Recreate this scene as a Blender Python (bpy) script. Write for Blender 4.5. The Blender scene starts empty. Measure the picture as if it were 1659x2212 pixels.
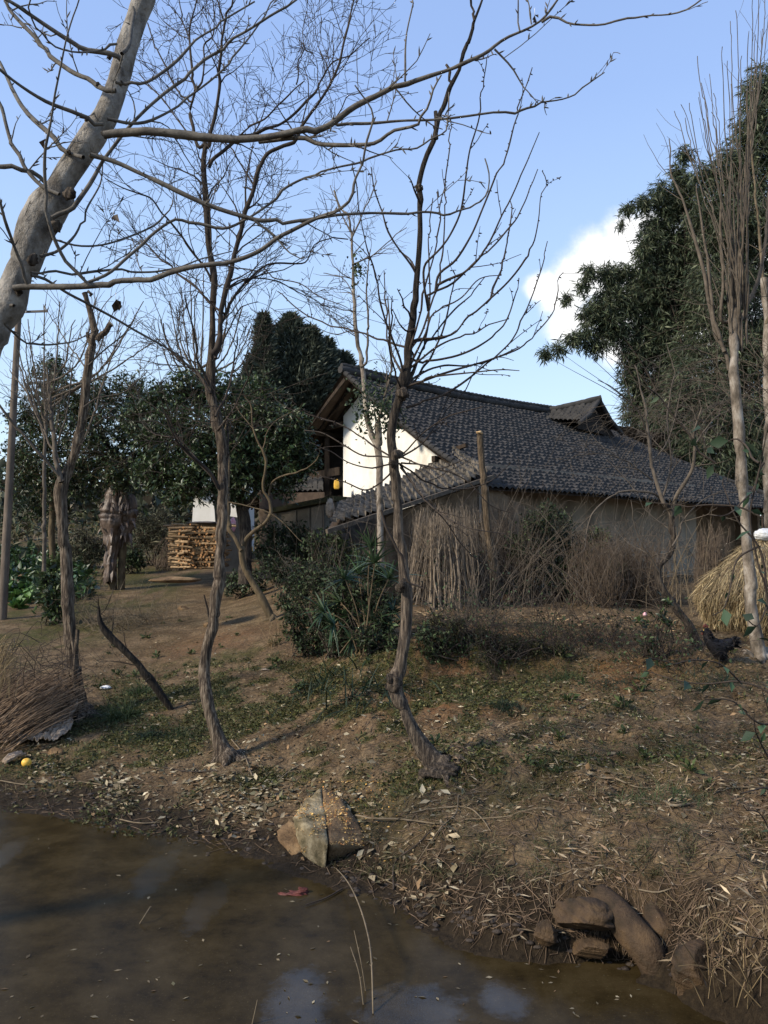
import bpy, bmesh, math, random
import numpy as np
from mathutils import Vector
R = math.radians
C = bpy.context.scene.collection
sc = bpy.context.scene
rng = np.random.default_rng(7)
random.seed(7)
# ---------------------------------------------------------------- camera, sky, sun, exposure
FPX, CX, CY, VH, HC = 1700.0, 829.5, 1106.0, 1185.0, 2.6
TH = math.atan((VH - CY) / FPX)
cd = bpy.data.cameras.new('camera'); cam = bpy.data.objects.new('camera', cd); C.objects.link(cam)
cam.location = (0, 0, HC); cam.rotation_euler = (R(90) + TH, 0, 0)
cd.sensor_fit = 'VERTICAL'; cd.sensor_height = 36; cd.lens = 36 * FPX / 2212; cd.clip_start = .05; cd.clip_end = 3000
sc.camera = cam
SUN = np.array([-.74, -.38, .55]); SUN /= np.linalg.norm(SUN)
EL = math.asin(SUN[2]); AZ = math.atan2(SUN[0], SUN[1])
W = bpy.data.worlds.new('World'); sc.world = W; W.use_nodes = True
nt = W.node_tree; nt.nodes.clear()
def N(t, k, **kw):
    n = t.nodes.new(k)
    for a, b in kw.items():
        if a.startswith('i_'): n.inputs[a[2:].replace('_', ' ')].default_value = b
        else: setattr(n, a, b)
    return n
sky = N(nt, 'ShaderNodeTexSky', sky_type='NISHITA', sun_disc=False, sun_elevation=EL, sun_rotation=AZ, altitude=400, air_density=1.0, dust_density=.8, ozone_density=1.6)
bg = N(nt, 'ShaderNodeBackground', i_Strength=.15)
# one sunlit cumulus low on the right: a noise-edged patch of sky directions
tc = N(nt, 'ShaderNodeTexCoord')
def vdir(u, v):
    x, y = (u - CX) / FPX, (CY - v) / FPX
    d = np.array([x, math.cos(TH) - y * math.sin(TH), math.sin(TH) + y * math.cos(TH)]); return d / np.linalg.norm(d)
noi = N(nt, 'ShaderNodeTexNoise', i_Scale=15.0, i_Detail=12.0, i_Roughness=.66)
nt.links.new(tc.outputs['Generated'], noi.inputs['Vector'])
def math_(t, op, a, b=None, c=None, clamp=False):
    n = N(t, 'ShaderNodeMath', operation=op, use_clamp=clamp)
    for i, x in enumerate((a, b, c)):
        if x is None: continue
        if isinstance(x, (int, float)): n.inputs[i].default_value = x
        else: t.links.new(x, n.inputs[i])
    return n.outputs[0]
dens = None
for (u, v, r) in ((1395, 560, 105), (1300, 600, 78), (1232, 632, 62), (1450, 650, 105), (1330, 670, 90), (1182, 612, 34), (1560, 560, 170), (1340, 520, 40), (1275, 560, 48), (1260, 690, 40), (1330, 740, 60), (1420, 740, 90), (1225, 665, 40), (1500, 700, 120), (1205, 645, 55), (1172, 622, 46), (1245, 600, 66), (1290, 548, 62), (1350, 505, 62), (1225, 700, 60), (1400, 490, 50)):
    dn = N(nt, 'ShaderNodeVectorMath', operation='DISTANCE'); nt.links.new(tc.outputs['Generated'], dn.inputs[0]); dn.inputs[1].default_value = vdir(u, v)
    q = math_(nt, 'SUBTRACT', 1.0, math_(nt, 'DIVIDE', dn.outputs['Value'], r / FPX))
    dens = q if dens is None else math_(nt, 'SMOOTH_MAX', dens, q, .15)
dens = math_(nt, 'ADD', dens, math_(nt, 'MULTIPLY', math_(nt, 'SUBTRACT', noi.outputs['Fac'], .5), 1.25))
cm = N(nt, 'ShaderNodeMapRange', interpolation_type='SMOOTHSTEP'); cm.inputs['From Min'].default_value = -.05; cm.inputs['From Max'].default_value = .7
nt.links.new(dens, cm.inputs['Value'])
# the Nishita sky mixed with a pale winter-haze gradient over elevation
sx_ = N(nt, 'ShaderNodeSeparateXYZ'); nt.links.new(tc.outputs['Generated'], sx_.inputs[0])
grd = N(nt, 'ShaderNodeValToRGB'); nt.links.new(sx_.outputs['Z'], grd.inputs[0]); e = grd.color_ramp.elements
for i, (pp_, c_) in enumerate(((.0, (2.6, 3.05, 3.4)), (.14, (2.3, 2.92, 3.5)), (.30, (1.85, 2.55, 3.62)), (.52, (1.28, 1.88, 3.3)), (1.0, (.8, 1.25, 2.6)))):
    if i >= len(e): e.new(.5)
    e[i].position = pp_; e[i].color = (*c_, 1)
hs = N(nt, 'ShaderNodeMix', data_type='RGBA'); hs.inputs['Factor'].default_value = .78
nt.links.new(sky.outputs[0], hs.inputs['A']); nt.links.new(grd.outputs[0], hs.inputs['B'])
mx = N(nt, 'ShaderNodeMix', data_type='RGBA'); cn_ = N(nt, 'ShaderNodeTexNoise', i_Scale=26.0, i_Detail=6.0); nt.links.new(tc.outputs['Generated'], cn_.inputs['Vector']); cs_ = math_(nt, 'MULTIPLY_ADD', dens, .75, math_(nt, 'MULTIPLY', cn_.outputs['Fac'], .55)); cr_ = N(nt, 'ShaderNodeValToRGB'); nt.links.new(cs_, cr_.inputs[0]); cr_.color_ramp.elements[0].position = .25; cr_.color_ramp.elements[0].color = (3.0, 3.3, 3.6, 1); cr_.color_ramp.elements[1].position = .62; cr_.color_ramp.elements[1].color = (4.3, 4.3, 4.3, 1); nt.links.new(cr_.outputs[0], mx.inputs['B'])
nt.links.new(cm.outputs[0], mx.inputs['Factor']); nt.links.new(hs.outputs['Result'], mx.inputs['A'])
nt.links.new(mx.outputs['Result'], bg.inputs['Color'])
wo = N(nt, 'ShaderNodeOutputWorld'); nt.links.new(bg.outputs[0], wo.inputs[0])
sl = bpy.data.lights.new('sun', 'SUN'); sl.energy = 2.9; sl.angle = R(7.0); sl.color = (1, .89, .74)
so = bpy.data.objects.new('sun', sl); C.objects.link(so)
so.rotation_euler = Vector(SUN).to_track_quat('Z', 'Y').to_euler()
vs = sc.view_settings; vs.view_transform = 'Standard'; vs.look = 'None'; vs.exposure = 1.0; vs.gamma = 1

# ---------------------------------------------------------------- helpers
def nz(v): v = np.asarray(v, float); return v / (np.linalg.norm(v, axis=-1, keepdims=True) + 1e-12)
def P(u, v, Y):
    x, y = (u - CX) / FPX, (CY - v) / FPX
    dy = math.cos(TH) - y * math.sin(TH); dz = math.sin(TH) + y * math.cos(TH)
    t = Y / dy; return np.array([x * t, Y, HC + dz * t])
def h2(ix, iy, s=0):
    n = (ix.astype(np.int64) * 374761393 + iy.astype(np.int64) * 668265263 + s * 974711) & 0x7fffffff
    n = ((n ^ (n >> 13)) * 1274126177) & 0x7fffffff
    return ((n ^ (n >> 16)) & 0xffff) / 65535.0
def vn(x, y, s=0):
    x = np.asarray(x, float); y = np.asarray(y, float)
    ix, iy = np.floor(x), np.floor(y); fx, fy = x - ix, y - iy
    fx = fx * fx * (3 - 2 * fx); fy = fy * fy * (3 - 2 * fy)
    a, b, c, d = h2(ix, iy, s), h2(ix + 1, iy, s), h2(ix, iy + 1, s), h2(ix + 1, iy + 1, s)
    return (a * (1 - fx) + b * fx) * (1 - fy) + (c * (1 - fx) + d * fx) * fy
def fbm(x, y, s=0, o=4):
    r, a, t = 0, .5, 0
    for i in range(o): r = r + a * vn(x * 2 ** i + 17 * i, y * 2 ** i - 9 * i, s + i); t += a; a *= .5
    return r / t - .5
def sst(x, a, b): t = np.clip((x - a) / (b - a), 0, 1); return t * t * (3 - 2 * t)
class MB:
    def __init__(s): s.V = []; s.F = {3: [], 4: []}; s.M = {3: [], 4: []}; s.Co = []; s.n = 0
    def add(s, V, F, col=None, mat=0):
        V = np.asarray(V, float).reshape(-1, 3)
        for f in (F if isinstance(F, list) else [F]):
            f = np.asarray(f, np.int64)
            if len(f): s.F[f.shape[1]].append(f + s.n); s.M[f.shape[1]].append(np.full(len(f), mat))
        s.V.append(V); c = np.ones((len(V), 3)) if col is None else np.broadcast_to(np.asarray(col, float), (len(V), 3)); s.Co.append(c); s.n += len(V)
    def build(s, name, mats, parent=None, smooth=True, loc=None):
        V = np.concatenate(s.V) if s.V else np.zeros((0, 3)); Co = np.concatenate(s.Co)
        me = bpy.data.meshes.new(name); me.vertices.add(len(V))
        o = bpy.data.objects.new(name, me)
        if parent is not None: loc = np.array(parent.location)
        if loc is not None: V = V - np.asarray(loc, float)
        me.vertices.foreach_set('co', V.ravel().astype(np.float32))
        li, ls, mi, k = [], [], [], 0
        for n in (3, 4):
            if s.F[n]:
                f = np.concatenate(s.F[n]); li.append(f.ravel()); ls.append(k + np.arange(len(f)) * n); k += f.size; mi.append(np.concatenate(s.M[n]))
        li = np.concatenate(li); ls = np.concatenate(ls); mi = np.concatenate(mi)
        me.loops.add(len(li)); me.polygons.add(len(ls))
        me.loops.foreach_set('vertex_index', li.astype(np.int32)); me.polygons.foreach_set('loop_start', ls.astype(np.int32))
        me.polygons.foreach_set('material_index', mi.astype(np.int32)); me.polygons.foreach_set('use_smooth', np.full(len(ls), smooth))
        a = me.attributes.new('Col', 'FLOAT_COLOR', 'POINT'); a.data.foreach_set('color', np.c_[Co, np.ones(len(Co))].ravel().astype(np.float32))
        me.update(calc_edges=True); me.validate()
        for m in (mats if isinstance(mats, (list, tuple)) else [mats]): me.materials.append(m)
        C.objects.link(o)
        if parent is not None: o.parent = parent
        elif loc is not None: o.location = loc
        return o
def tag(o, label, cat, group=None, kind=None):
    if kind: o['kind'] = kind
    if label: o['label'] = label
    if cat: o['category'] = cat
    if group: o['group'] = group
    return o
def thing(name, loc, label, cat, group=None):
    o = bpy.data.objects.new(name, None); C.objects.link(o); o.location = [float(x) for x in loc]; o.empty_display_size = .1
    return tag(o, label, cat, group)
# ---- materials
def ramp(t, fac, c):
    n = N(t, 'ShaderNodeValToRGB'); e = n.color_ramp.elements
    while len(e) < len(c): e.new(.5)
    for i, (p, col) in enumerate(c): e[i].position = p; e[i].color = (*col, 1)
    t.links.new(fac, n.inputs[0]); return n.outputs[0]
def mat(name, c1, c2=None, scale=6, rough=.85, bump=.0, bscale=30, stretch=(1, 1, 1), attr=False, c3=None, p=(.35, .5, .68), spec=.3, transl=0, bd=.02, detail=5):
    m = bpy.data.materials.new(name); m.use_nodes = True; t = m.node_tree; b = t.nodes['Principled BSDF']
    b.inputs['Roughness'].default_value = rough; b.inputs['Specular IOR Level'].default_value = spec
    g = N(t, 'ShaderNodeTexCoord'); mp = N(t, 'ShaderNodeMapping'); mp.inputs['Scale'].default_value = stretch
    t.links.new(g.outputs['Object'], mp.inputs[0])
    n = N(t, 'ShaderNodeTexNoise', i_Scale=scale, i_Detail=detail, i_Roughness=.62); t.links.new(mp.outputs[0], n.inputs[0])
    st = [(p[0], c1), (p[2], c2 or c1)] if c3 is None else [(p[0], c1), (p[1], c2), (p[2], c3)]
    col = ramp(t, n.outputs['Fac'], st)
    if attr:
        a = N(t, 'ShaderNodeAttribute', attribute_name='Col'); k = N(t, 'ShaderNodeMix', data_type='RGBA', blend_type='MULTIPLY'); k.inputs['Factor'].default_value = 1
        t.links.new(col, k.inputs['A']); t.links.new(a.outputs['Color'], k.inputs['B']); col = k.outputs['Result']
    t.links.new(col, b.inputs['Base Color'])
    if bump:
        n2 = N(t, 'ShaderNodeTexNoise', i_Scale=bscale, i_Detail=6.0, i_Roughness=.65); t.links.new(mp.outputs[0], n2.inputs[0])
        bp = N(t, 'ShaderNodeBump', i_Strength=bump, i_Distance=bd); t.links.new(n2.outputs['Fac'], bp.inputs['Height']); t.links.new(bp.outputs[0], b.inputs['Normal'])
    if transl:
        tr = N(t, 'ShaderNodeBsdfTranslucent'); t.links.new(col, tr.inputs[0]); ms = N(t, 'ShaderNodeMixShader'); ms.inputs[0].default_value = transl
        t.links.new(b.outputs[0], ms.inputs[1]); t.links.new(tr.outputs[0], ms.inputs[2]); t.links.new(ms.outputs[0], t.nodes['Material Output'].inputs[0])
    return m
# ---- tubes
def frames(Pt):
    T = nz(np.gradient(Pt, axis=1)); ref = np.where(np.abs(T[:, :1, 2:]) > .9, np.array([1., 0, 0]), np.array([0, 0, 1.]))
    A = nz(np.cross(T, np.broadcast_to(ref, T.shape))); B = np.cross(T, A); return T, A, B
def tubes(mb, Pt, Rd, n=4, col=None, mat=0, cap=False, lump=0, lfreq=5.0, seed=0, ring=None):
    Pt = np.asarray(Pt, float); Rd = np.asarray(Rd, float)
    if Pt.ndim == 2: Pt = Pt[None]; Rd = Rd[None]
    M, K, _ = Pt.shape
    if not M: return
    T, A, B = frames(Pt); th = np.arange(n) * 2 * math.pi / n
    rr = Rd[:, :, None] * np.ones(n)
    if lump:
        L = np.cumsum(np.r_[0, np.linalg.norm(np.diff(Pt[0], axis=0), axis=1)])
        cx_, sx_ = np.cos(th) * 1.2, np.sin(th) * 1.2
        nn = fbm(L[:, None] * lfreq + 0 * th, cx_[None] * 1.3 + sx_[None] * 7.1 + seed, seed) + (1.1 * fbm(L[:, None] * lfreq * .9, np.arange(n)[None] * .8 + seed, seed + 9, 3) if n > 16 else 0) + .6 * fbm(L[:, None] * lfreq * .35, np.arange(n)[None] * .9 + seed, seed + 5)
        rr = rr * (1 + lump * nn[None])
    V = Pt[:, :, None] + (A[:, :, None] * np.cos(th)[:, None] + B[:, :, None] * np.sin(th)[:, None]) * rr[..., None]
    i = np.arange(K - 1)[:, None] * n; j = np.arange(n)[None]; j2 = (j + 1) % n
    q = np.stack([i + j, i + j2, i + n + j2, i + n + j], -1).reshape(-1, 4)
    Q = (q[None] + (np.arange(M) * K * n)[:, None, None]).reshape(-1, 4)
    c = None if col is None else (np.repeat(np.broadcast_to(np.asarray(col, float).reshape(-1, 3), (M, 3)), K * n, axis=0))
    if ring is not None: c = np.repeat(np.asarray(ring, float)[:, None] * np.ones(3), n, axis=0)
    mb.add(V.reshape(-1, 3), Q, c, mat)
    if cap:
        for m in range(M):
            for k in (0, K - 1):
                ring = V[m, k]; ce = ring.mean(0); f = np.c_[np.arange(n), (np.arange(n) + 1) % n, np.full(n, n)]
                mb.add(np.r_[ring, ce[None]], f if k else f[:, ::-1], None if col is None else col, cap if (isinstance(cap, int) and cap > 1 and k) else mat)
def smooth(pts, rad, step):
    pts = np.asarray(pts, float); rad = np.asarray(rad, float)
    L = np.r_[0, np.cumsum(np.linalg.norm(np.diff(pts, axis=0), axis=1))]; n = max(3, int(L[-1] / step) + 1)
    m = np.gradient(pts, L, axis=0); s = np.linspace(0, L[-1], n); k = np.clip(np.searchsorted(L, s, 'right') - 1, 0, len(L) - 2)
    h = (L[k + 1] - L[k])[:, None]; t = ((s - L[k]) / h[:, 0])[:, None]
    p = (2 * t ** 3 - 3 * t ** 2 + 1) * pts[k] + (t ** 3 - 2 * t ** 2 + t) * h * m[k] + (-2 * t ** 3 + 3 * t ** 2) * pts[k + 1] + (t ** 3 - t ** 2) * h * m[k + 1]
    return p, np.interp(s, L, rad)
def uv(s): return [tuple(float(x) for x in a.split(',')) for a in s.split()]
def limb(s, w, Y0, dy=0, step=.06, rs=None, kink=.010):
    q = uv(s) if isinstance(s, str) else s; d = np.r_[0, np.cumsum([math.dist(q[i], q[i + 1]) for i in range(len(q) - 1)])]; f = d / d[-1]
    Y = Y0 + dy * f; w = np.asarray(w, float); wi = np.interp(f, np.linspace(0, 1, len(w)), w) if len(w) != len(q) else w
    p = np.array([P(a, b, y) for (a, b), y in zip(q, Y)]); p, r = smooth(p, wi / 2 * Y / FPX, step); L = len(p) * step; m = max(3, int(L / .16)); rk_ = np.random.default_rng(int(abs(q[0][0] * 7 + q[0][1] * 13 + q[-1][0])) + 1)
    k_ = np.sort(rk_.uniform(0, 1, m)); k_ = np.r_[0, k_, 1]; of = rk_.normal(size=(m + 2, 3)) * kink; of[0] = 0; t_ = np.linspace(0, 1, len(p)); p = p + np.stack([np.interp(t_, k_, of[:, i]) for i in range(3)], 1); r = r * (1 + .10 * np.interp(t_, k_, rk_.normal(size=m + 2))); return p, r
def twigs(rg, par, lvl, dens, len0, ang=(35, 65), up=.15, tip=.0012, K=6, wob=.16, t0=.1, rk=.6, shrink=.45, out=None, curve=.0, rmax=.02):
    """random side twigs on the polylines in par [(pts, rad)]; returns list of (M,K,3),(M,K) batches"""
    out = [] if out is None else out; PP, RR = [], []
    for pts, rad in par:
        seg = np.linalg.norm(np.diff(pts, axis=0), axis=1); L = seg.sum(); n = rg.poisson(dens * L)
        if not n: continue
        t = rg.uniform(t0, 1, n); s = np.r_[0, np.cumsum(seg)] / L
        idx = np.clip(np.searchsorted(s, t) - 1, 0, len(pts) - 2); fr = ((t - s[idx]) / (s[idx + 1] - s[idx] + 1e-9))[:, None]
        p0 = pts[idx] * (1 - fr) + pts[idx + 1] * fr; tg = nz(pts[idx + 1] - pts[idx]); r0 = np.minimum(rk * np.interp(t, s, rad), rmax)
        perp = nz(np.cross(tg, rg.normal(size=(n, 3)))); a = np.radians(rg.uniform(*ang, n))[:, None]
        d = nz(np.cos(a) * tg + np.sin(a) * perp + np.array([0, 0, up])); ln = len0 * rg.uniform(.35, 1.15, n) * (1.15 - .6 * t)
        ps = [p0]; st = ln / (K - 1)
        for k in range(K - 1):
            d = nz(d + rg.normal(size=(n, 3)) * wob + np.array([0, 0, curve])); ps.append(ps[-1] + d * st[:, None])
        PP.append(np.stack(ps, 1)); RR.append(np.maximum(tip, r0)[:, None] * np.linspace(1, .0, K)[None] + tip * np.linspace(0, 1, K)[None])
    if PP:
        PP = np.concatenate(PP); RR = np.concatenate(RR); out.append((PP, RR))
        if lvl > 1: twigs(rg, [(PP[i], RR[i]) for i in range(len(PP))], lvl - 1, dens / shrink * .75, len0 * shrink, ang, up, tip, max(4, K - 1), wob, .15, rk, shrink, out, curve, rmax)
    return out
def spikes(mb, rg, par, dens, ln, r, tilt=.5, upb=.3, col=None, n=4):
    """buds or thorns along polylines"""
    p0, d0 = [], []
    for pts, rad in par:
        L = np.linalg.norm(np.diff(pts, axis=0), axis=1).sum(); k = rg.poisson(dens * L)
        if not k: continue
        i = rg.integers(0, len(pts) - 1, k); f = rg.random((k, 1)); tg = nz(pts[i + 1] - pts[i]); pr = nz(np.cross(tg, rg.normal(size=(k, 3))))
        p0.append(pts[i] * (1 - f) + pts[i + 1] * f); d0.append(nz(pr + tg * tilt + np.array([0, 0, upb])))
    if not p0: return
    p0 = np.concatenate(p0); d0 = np.concatenate(d0); l = ln * rg.uniform(.5, 1.2, (len(p0), 1))
    Pt = np.stack([p0, p0 + d0 * l * .55, p0 + d0 * l], 1); Rd = np.ones((len(p0), 1)) * np.array([[r, r * 1.15, r * .15]]); tubes(mb, Pt, Rd, n, col)
# ---- leaves
def leaves(mb, rg, p, d, ln, wd, col, colv=.25, fold=.25, up=.6, mat=0, droop=0.):
    n = len(p); d = nz(d); nr = nz(rg.normal(size=(n, 3)) + np.array([0, 0, up * 2])); sd = nz(np.cross(d, nr)); nr = np.cross(sd, d)
    lv = np.clip(np.exp(rg.normal(-.05, .32, n)), 4e-1, 1.55); l = (ln * lv)[:, None]; w = (wd * lv * rg.uniform(.7, 1.25, n))[:, None]
    dr = np.array([0, 0, -1.0]) * droop * l
    b = p; t = p + d * l + dr; m = p + d * l * .45 + dr * .25; a1 = m + sd * w * .5 + nr * w * fold; a2 = m - sd * w * .5 + nr * w * fold
    V = np.stack([b, a1, m, a2, t], 1).reshape(-1, 3); i = np.arange(n)[:, None] * 5
    F = np.concatenate([i + np.array([[0, 1, 2]]), i + np.array([[0, 2, 3]]), i + np.array([[2, 1, 4]]), i + np.array([[3, 2, 4]])])
    col = np.asarray(col, float); col = col[rg.integers(0, len(col), n)] if col.ndim == 2 else np.broadcast_to(col, (n, 3))
    c = col * np.exp(rg.normal(0, colv, (n, 1))); mb.add(V, F, np.repeat(c, 5, axis=0), mat)
def blades(mb, rg, p, d, ln, wd, col, colv=.25, bend=.5, K=4, mat=0):
    """grass blades / straws: ribbons that bend over under their own weight"""
    n = len(p); d = nz(d); l = ln * rg.uniform(.55, 1.2, n); sd = nz(np.cross(d, np.array([0, 0, 1.]) + rg.normal(size=(n, 3)) * .3)); ps = [p]; dd = d
    for k in range(K - 1): dd = nz(dd + np.array([0, 0, -bend / (K - 1)])); ps.append(ps[-1] + dd * (l / (K - 1))[:, None])
    w = (wd * rg.uniform(.7, 1.3, n))[:, None]; V = []
    for k in range(K): s = w * (1 - (k / (K - 1)) ** 2 * .9) * .5; V += [ps[k] + sd * s, ps[k] - sd * s]
    V = np.stack(V, 1).reshape(-1, 3); i = np.arange(n)[:, None] * 2 * K
    F = np.concatenate([i + np.array([[2 * k, 2 * k + 1, 2 * k + 3, 2 * k + 2]]) for k in range(K - 1)])
    col = np.asarray(col, float); col = col[rg.integers(0, len(col), n)] if col.ndim == 2 else np.broadcast_to(col, (n, 3))
    mb.add(V, F, np.repeat(col * np.exp(rg.normal(0, colv, (n, 1))), 2 * K, axis=0), mat)
def box(mb, c, ax, sz, mat=0, col=None, jit=0):
    """box at centre c with axes ax (3 rows) and full sizes sz"""
    ax = nz(ax); V = np.array([[x, y, z] for x in (-.5, .5) for y in (-.5, .5) for z in (-.5, .5)]) * np.asarray(sz)
    if jit: V = V + rng.normal(0, jit, V.shape)
    V = V @ ax + np.asarray(c); F = np.array([[0, 1, 3, 2], [4, 6, 7, 5], [0, 4, 5, 1], [2, 3, 7, 6], [0, 2, 6, 4], [1, 5, 7, 3]]); mb.add(V, F, col, mat)
def beam(mb, a, b, w, h, mat=0, col=None):
    a = np.asarray(a, float); b = np.asarray(b, float); x = nz(b - a); s = nz(np.cross(x, [0, 0, 1.]) if abs(x[2]) < .98 else np.array([1., 0, 0])); z = np.cross(s, x)
    box(mb, (a + b) / 2, np.array([x, s, z]), (np.linalg.norm(b - a), w, h), mat, col)
def ico(sub):
    bm = bmesh.new(); bmesh.ops.create_icosphere(bm, subdivisions=sub, radius=1); V = np.array([v.co[:] for v in bm.verts]); F = np.array([[v.index for v in f.verts] for f in bm.faces]); bm.free(); return V, F
def n3(V, f, s=0): return fbm(V[:, 0] * f + 3.1 * V[:, 2] * f, V[:, 1] * f - 1.7 * V[:, 2] * f, s)
def rock_mesh(mb, c, sz, seed, rot=0, cuts=5, rough=.16, sub=4, col=None, mat=0):
    rg = np.random.default_rng(seed); V, F = ico(sub)
    for k in range(cuts):
        nrm = nz(rg.normal(size=3)); dd = rg.uniform(.45, .75); e = V @ nrm - dd; V = V - np.clip(e, 0, None)[:, None] * nrm * .93
    V = V * (1 + rough * n3(V, 1.6, seed) + .07 * n3(V, 6, seed))[:, None] * np.asarray(sz); cr, sr = math.cos(rot), math.sin(rot)
    V = V @ np.array([[cr, sr, 0], [-sr, cr, 0], [0, 0, 1]]) + np.asarray(c); mb.add(V, F, col, mat)
def hull_rock(mb, pts, seed, disp=.02, cuts=4, mat=0):
    bm = bmesh.new()
    for p in pts: bm.verts.new(p)
    bmesh.ops.convex_hull(bm, input=bm.verts); bmesh.ops.triangulate(bm, faces=bm.faces)
    bmesh.ops.subdivide_edges(bm, edges=bm.edges, cuts=cuts, use_grid_fill=True); bmesh.ops.triangulate(bm, faces=bm.faces)
    for _ in range(0): bmesh.ops.smooth_vert(bm, verts=bm.verts, factor=.3, use_axis_x=True, use_axis_y=True, use_axis_z=True)
    bmesh.ops.recalc_face_normals(bm, faces=bm.faces); bm.verts.index_update(); bm.normal_update()
    V = np.array([v.co[:] for v in bm.verts]); Nn = np.array([v.normal[:] for v in bm.verts]); F = np.array([[v.index for v in f.verts] for f in bm.faces]); bm.free()
    V = V + Nn * (disp * 2 * (n3(V, 5, seed) + .8 * n3(V, 16, seed + 1)))[:, None]; mb.add(V, F, None, mat)
# ---------------------------------------------------------------- terrain
POND = np.array([(-10, 9.4), (-6, 8.7), (-3.9, 7.96), (-3.0, 7.75), (-2.28, 7.3), (-1.6, 7.05), (-.95, 6.62), (-.55, 6.3), (-.1, 5.93), (.23, 5.49), (.68, 5.23), (1.25, 5.03), (1.66, 4.78), (1.86, 4.3), (2.05, 3.2), (1.8, 2.2), (0, 1.9), (-1.8, 2.2), (-2.9, 3.4), (-3.5, 5.0), (-4.4, 6.0), (-10, 7.0)])
TX = [-40, -12, -6, -3, -1, .5, 2, 5, 10, 40]
TY = [-20, 0, 4, 7, 8.5, 9.5, 10.5, 11.0, 13, 15.1, 15.8, 20, 30, 40, 60, 200]
TZ = {-40: [1.4, 1.2, .8, .8, .9, 1.1, 1.3, 1.5, 1.7, 1.8, 1.9, 2.1, 2.8, 5, 7.0, 7.0], -12: [1.2, 1, .7, .5, .6, .8, 1.1, 1.4, 1.6, 1.75, 1.9, 2.1, 2.6, 4.5, 6.0, 6], -6: [1.2, 1, .6, .2, .5, .8, 1.0, 1.25, 1.5, 1.65, 1.95, 2.1, 2.4, 3.6, 4.5, 5],
      -3: [1.2, 1, .5, .06, .45, .65, .8, 1.0, 1.28, 1.5, 2.0, 2.07, 2.2, 3, 3.5, 4], -1: [1.1, 1, .4, .2, .5, .7, .85, 1.05, 1.3, 1.45, 1.6, 1.8, 1.9, 2.4, 3, 4], .5: [1.1, 1, .3, .42, .58, .72, .80, 1.33, 1.4, 1.42, 1.44, 1.46, 1.6, 2, 3, 4],
      2: [1.1, 1, .5, .58, .7, .82, .90, 1.25, 1.32, 1.38, 1.42, 1.45, 1.6, 2, 3, 4], 5: [1.1, 1, .6, .7, .82, .95, 1.06, 1.12, 1.2, 1.28, 1.36, 1.42, 1.6, 2, 3, 4], 10: [1.2, 1.1, .8, .9, 1, 1.1, 1.15, 1.2, 1.25, 1.3, 1.38, 1.45, 1.7, 2, 3, 4], 40: [1.4] * 12 + [1.8, 2.5, 3, 4]}
TZA = np.array([TZ[x] for x in TX])
def Hb(X, Y):
    ix = np.clip(np.searchsorted(TX, X) - 1, 0, len(TX) - 2); iy = np.clip(np.searchsorted(TY, Y) - 1, 0, len(TY) - 2); tx = np.array(TX, float); ty = np.array(TY, float)
    fx = np.clip((X - tx[ix]) / (tx[ix + 1] - tx[ix]), 0, 1); fy = np.clip((Y - ty[iy]) / (ty[iy + 1] - ty[iy]), 0, 1)
    return (TZA[ix, iy] * (1 - fx) + TZA[ix + 1, iy] * fx) * (1 - fy) + (TZA[ix, iy + 1] * (1 - fx) + TZA[ix + 1, iy + 1] * fx) * fy
def pond_d(X, Y):
    X = np.asarray(X, float); Y = np.asarray(Y, float); d = np.full(X.shape, 1e9); ins = np.zeros(X.shape, bool); n = len(POND)
    for i in range(n):
        (x0, y0), (x1, y1) = POND[i], POND[(i + 1) % n]; ex, ey = x1 - x0, y1 - y0
        t = np.clip(((X - x0) * ex + (Y - y0) * ey) / (ex * ex + ey * ey), 0, 1); d = np.minimum(d, np.hypot(X - x0 - t * ex, Y - y0 - t * ey))
        ins ^= ((y0 > Y) != (y1 > Y)) & (X < (x1 - x0) * (Y - y0) / (y1 - y0 + 1e-12) + x0)
    return np.where(ins, -d, d)
def zt(X, Y):
    X = np.asarray(X, float); Y = np.asarray(Y, float)
    Yw = Y + sst(Y, 8.6, 10) * (.9 * fbm(X * .8, Y * .15, 51) + .35 * fbm(X * 3, Y * .6, 52))
    H = sum(Hb(X + a, Yw + b) for a, b in ((0, 0), (.3, 0), (-.3, 0), (0, .16), (0, -.16), (.15, .1), (-.15, -.1))) / 7
    d = pond_d(X, Y) + .34 * fbm(X * 1.7, Y * 1.7, 3) + .12 * fbm(X * 7, Y * 7, 8)
    k = np.interp(X, [-4, -1, 0, .8, 1.6, 3], [.10, .16, .30, .95, 1.3, 1.2]); lip = k * np.clip(d, 0, None) * sst(d, -.05, np.interp(X, [0, .9], [.45, .12])) * 1.05 + .004
    near = sst(d, .1, 1.2)
    H = H + near * (.22 * fbm(X * .9, Y * .9, 11) + .16 * fbm(X * 2.7, Y * 2.7, 12) + .10 * fbm(X * 5.5, Y * 5.5, 14)) + .05 * fbm(X * 8, Y * 8, 13) * sst(d, 0, .5)
    z = np.where(d > 0, -.08 * np.log(np.exp(-np.clip(lip, 0, 30) / .08) + np.exp(-np.clip(H, -1, 30) / .08)), .35 * np.clip(d, -1, 0))
    z = z + .15 * np.exp(-((X - .62) / .26) ** 2 - ((Y - 7.62) / .25) ** 2) + .07 * np.exp(-((X + 1.68) / .2) ** 2 - ((Y - 8.32) / .2) ** 2)
    near2 = np.exp(-((Y - 8) / 7) ** 2); z = z + near2 * sst(d, -.15, .3) * (.055 * fbm(X * 14, Y * 14, 15) + .04 * fbm(X * 33, Y * 33, 16))
    z = z - .30 * np.exp(-(((X - 1.52) / .16) ** 2 + ((Y - 5.06) / .10) ** 2)) * 1.0
    return z
def z1(x, y): return float(zt(np.array([x]), np.array([y]))[0])
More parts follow.
